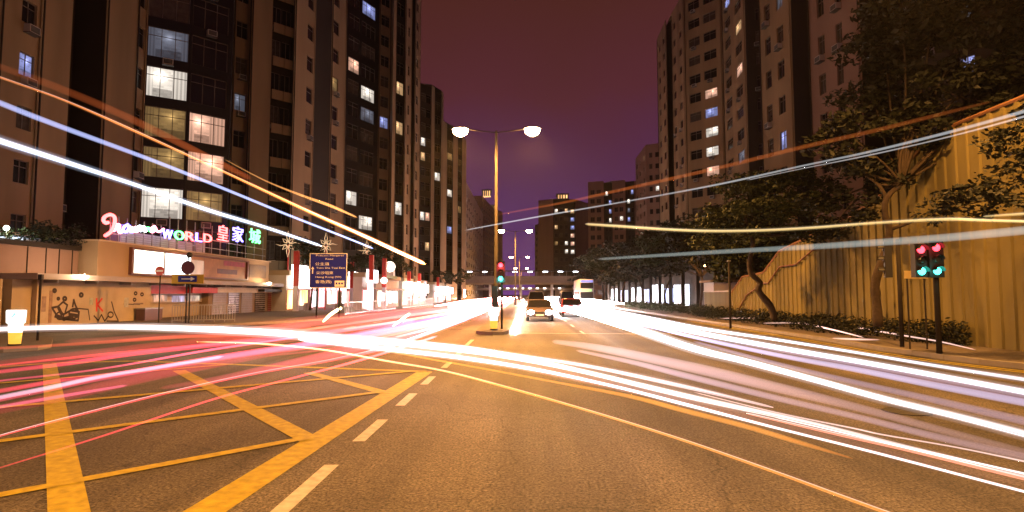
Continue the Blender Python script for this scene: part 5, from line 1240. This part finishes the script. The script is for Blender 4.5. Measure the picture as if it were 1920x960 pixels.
# red side
reds = [
 ([(-60, 835, 4), (0, 817, 4), (120, 785, 5), (320, 735, 5), (480, 700, 5), (640, 671, 6), (760, 640, 8), (880, 596, 6)], RD, .75, 'bright red trail crossing the hatched box from edge to avenue'),
 ([(-60, 896, 3), (0, 877, 3), (200, 815, 4), (412, 745, 4), (560, 706, 4), (700, 668, 5), (820, 630, 5)], RD, .65, 'lowest red trail over the yellow hatching'),
 ([(-60, 762, 24), (0, 748, 22), (100, 728, 20), (190, 709, 20), (340, 682, 22), (480, 660, 26), (640, 637, 28), (800, 606, 22), (910, 580, 12)], (1, .10, .17), .52, 'widest rosy trail flowing into the avenue'),
 ([(-60, 757, 9), (0, 745, 9), (100, 725, 9), (190, 706, 8), (300, 688, 7), (420, 668, 6)], (.85, .62, .8), .40, 'pale greyish core inside the widest rosy trail'),
 ([(-60, 742, 10), (0, 733, 9), (120, 712, 9), (225, 700, 9), (400, 672, 9), (600, 640, 10), (800, 600, 8), (900, 580, 6)], (1, .05, .12), .55, 'strong crimson trail on the upper side of the rosy one'),
 ([(-60, 706, 8), (0, 697, 8), (130, 681, 9), (262, 662, 9), (450, 641, 10), (620, 622, 9), (780, 600, 8)], (1, .05, .12), .60, 'red trail above the thick yellow stripe end'),
 ([(-60, 694, 4), (0, 685, 4), (120, 672, 5), (230, 661, 6), (350, 650, 5), (500, 637, 5)], RD, .55, 'thin red trail closest to the glowing bollard'),
 ([(-60, 655, 6), (60, 650, 6), (200, 641, 7), (330, 632, 8), (480, 626, 6), (620, 612, 6)], (1, .1, .05), .40, 'brownish red trail just under the white sweep'),
 ([(-60, 775, 7), (0, 763, 7), (120, 742, 7), (240, 722, 5)], (1, .15, .3), .40, 'short pink trail near the frame edge under the rosy one'),
 ([(300, 728, 14), (420, 708, 22), (540, 682, 28), (660, 655, 32), (780, 625, 28), (890, 592, 14)], (1, .10, .15), .34, 'soft rosy veil over the hatching tip'),
 ([(420, 655, 20), (540, 634, 36), (660, 612, 44), (780, 592, 36), (900, 574, 18)], (1, .13, .15), .36, 'broad salmon veil before the blue sign'),
 ([(440, 610, 14), (560, 600, 22), (680, 590, 26), (800, 580, 20), (910, 570, 10)], (1, .16, .15), .28, 'upper salmon veil along the shop kerb'),
 ([(520, 665, 12), (640, 645, 22), (760, 616, 26), (870, 590, 18), (925, 572, 10)], (1, .25, .26), .32, 'pink white veil entering the outbound lanes'),
 ([(560, 620, 4), (660, 606, 5), (760, 592, 6), (860, 579, 6), (925, 569, 5)], (1, .40, .34), .6, 'whitish pink trail near the shop side lane'),
 ([(640, 618, 3), (740, 604, 5), (830, 589, 5), (900, 577, 5)], (1, .65, .4), .7, 'cream trail in the middle of the outbound lanes'),
 ([(740, 632, 3), (800, 618, 5), (860, 600, 6), (905, 585, 6), (930, 572, 4)], (1, .6, .55), .85, 'white pink trail next to the median kerb'),
 ([(600, 652, 2), (700, 636, 4), (800, 612, 5), (880, 590, 6), (925, 574, 5)], (1, .35, .35), .7, 'rosy white trail in the lane beside the median'),
 ([(500, 668, 3), (620, 654, 5), (740, 633, 6), (850, 602, 5)], (1, .12, .15), .6, 'deep red line inside the rosy veil'),
 ([(-60, 722, 3), (0, 714, 4), (200, 690, 4), (400, 655, 5), (560, 632, 4)], (1, .1, .2), .5, 'thin crimson line crossing the top of the yellow box'),
 ([(-60, 690, 30), (100, 672, 36), (260, 655, 40), (420, 636, 36), (580, 612, 26)], (1, .04, .06), .20, 'wide dark red veil below the glowing bollard'),
 ([(-60, 780, 34), (120, 742, 40), (300, 700, 44), (460, 668, 40), (620, 640, 24)], (1, .06, .12), .17, 'wide faint crimson veil under the rosy trail'),
 ([(120, 640, 16), (280, 632, 22), (440, 622, 26), (600, 604, 28), (760, 586, 20), (890, 572, 10)], (1, .12, .12), .26, 'red veil running just under the white sweep to the shops'),
 ([(605, 604, 4), (622, 588, 6), (640, 577, 5)], (1, .72, .35), 1.2, 'short slanting yellow flash at the foot of the blue sign'),
 ([(736, 612, 3), (752, 600, 5), (768, 588, 4)], (1, .72, .35), 1.2, 'short slanting yellow flash at the shop kerb'),
]
for pts, c, r, lab in reds:
    trail(lab, pts, .62, c, r * (1.3 if pts[0][0] < 400 else .62), G5, flat=.5 if pts[len(pts) // 2][2] > 15 else None)
for i, (x, w_, r_) in enumerate([(-3.3, .24, 1.6), (-5.0, .26, 1.5), (-6.8, .26, 1.3), (-8.6, .26, 1.2)]):
    P = [Vector((x, 44 + 4 * i, .7)), Vector((x, 80, .7)), Vector((x + .2, 130, .7)), Vector((x + .4, 190, .7))]
    bm = bmesh.new(); tube(bm, [p - P[1] for p in P], [w_ * .2, w_, w_, w_], 10)
    o = link('light_trail', bm, glow('far_red_trail', (1, .30, .28), r_ / (2 * w_) * .17), None, True, loc=P[1]); tag(o, 'far rosy trail ' + ['closest to the median', 'in the second lane', 'in the third lane', 'along the shop side kerb'][i] + ' of the outbound avenue', 'light trail', G5)
# wriggling lines of light along the hedge kerb, drawn as glowing volumes
for i, (pts, r) in enumerate([([(1350, 597, 2), (1450, 596, 3), (1520, 600, 3), (1600, 613, 3), (1700, 630, 3), (1760, 640, 3), (1830, 656, 2)], .6), ([(1430, 606, 2), (1500, 606, 3), (1560, 618, 3), (1620, 633, 2)], .6), ([(1560, 634, 2), (1600, 636, 4), (1650, 637, 2)], 1.0)]):
    trail(['long wriggling pinkish trail along the hedge foot', 'short wriggling yellow trail beside the hedge', 'tiny white dash of light on the pavement by the hedge'][i], pts, .35, (1, .6, .5), r, 'wriggling trails along the hedge')

# ------------------------------------------------------------------ thin mist added so that the lamps glow
hz_ = link('added_haze', BX(-140, 140, -40, 420, -1, 84), bpy.data.materials.new('added_haze'))
m = hz_.data.materials[0]; m.use_nodes = True; n = m.node_tree.nodes; n.clear()
o_ = n.new('ShaderNodeOutputMaterial'); pv = n.new('ShaderNodeVolumePrincipled'); pv.inputs['Density'].default_value = 0.00014; pv.inputs['Color'].default_value = (.95, .9, .88, 1); pv.inputs['Anisotropy'].default_value = .6
m.node_tree.links.new(pv.outputs[0], o_.inputs['Volume']); tag(hz_, kind='stuff')
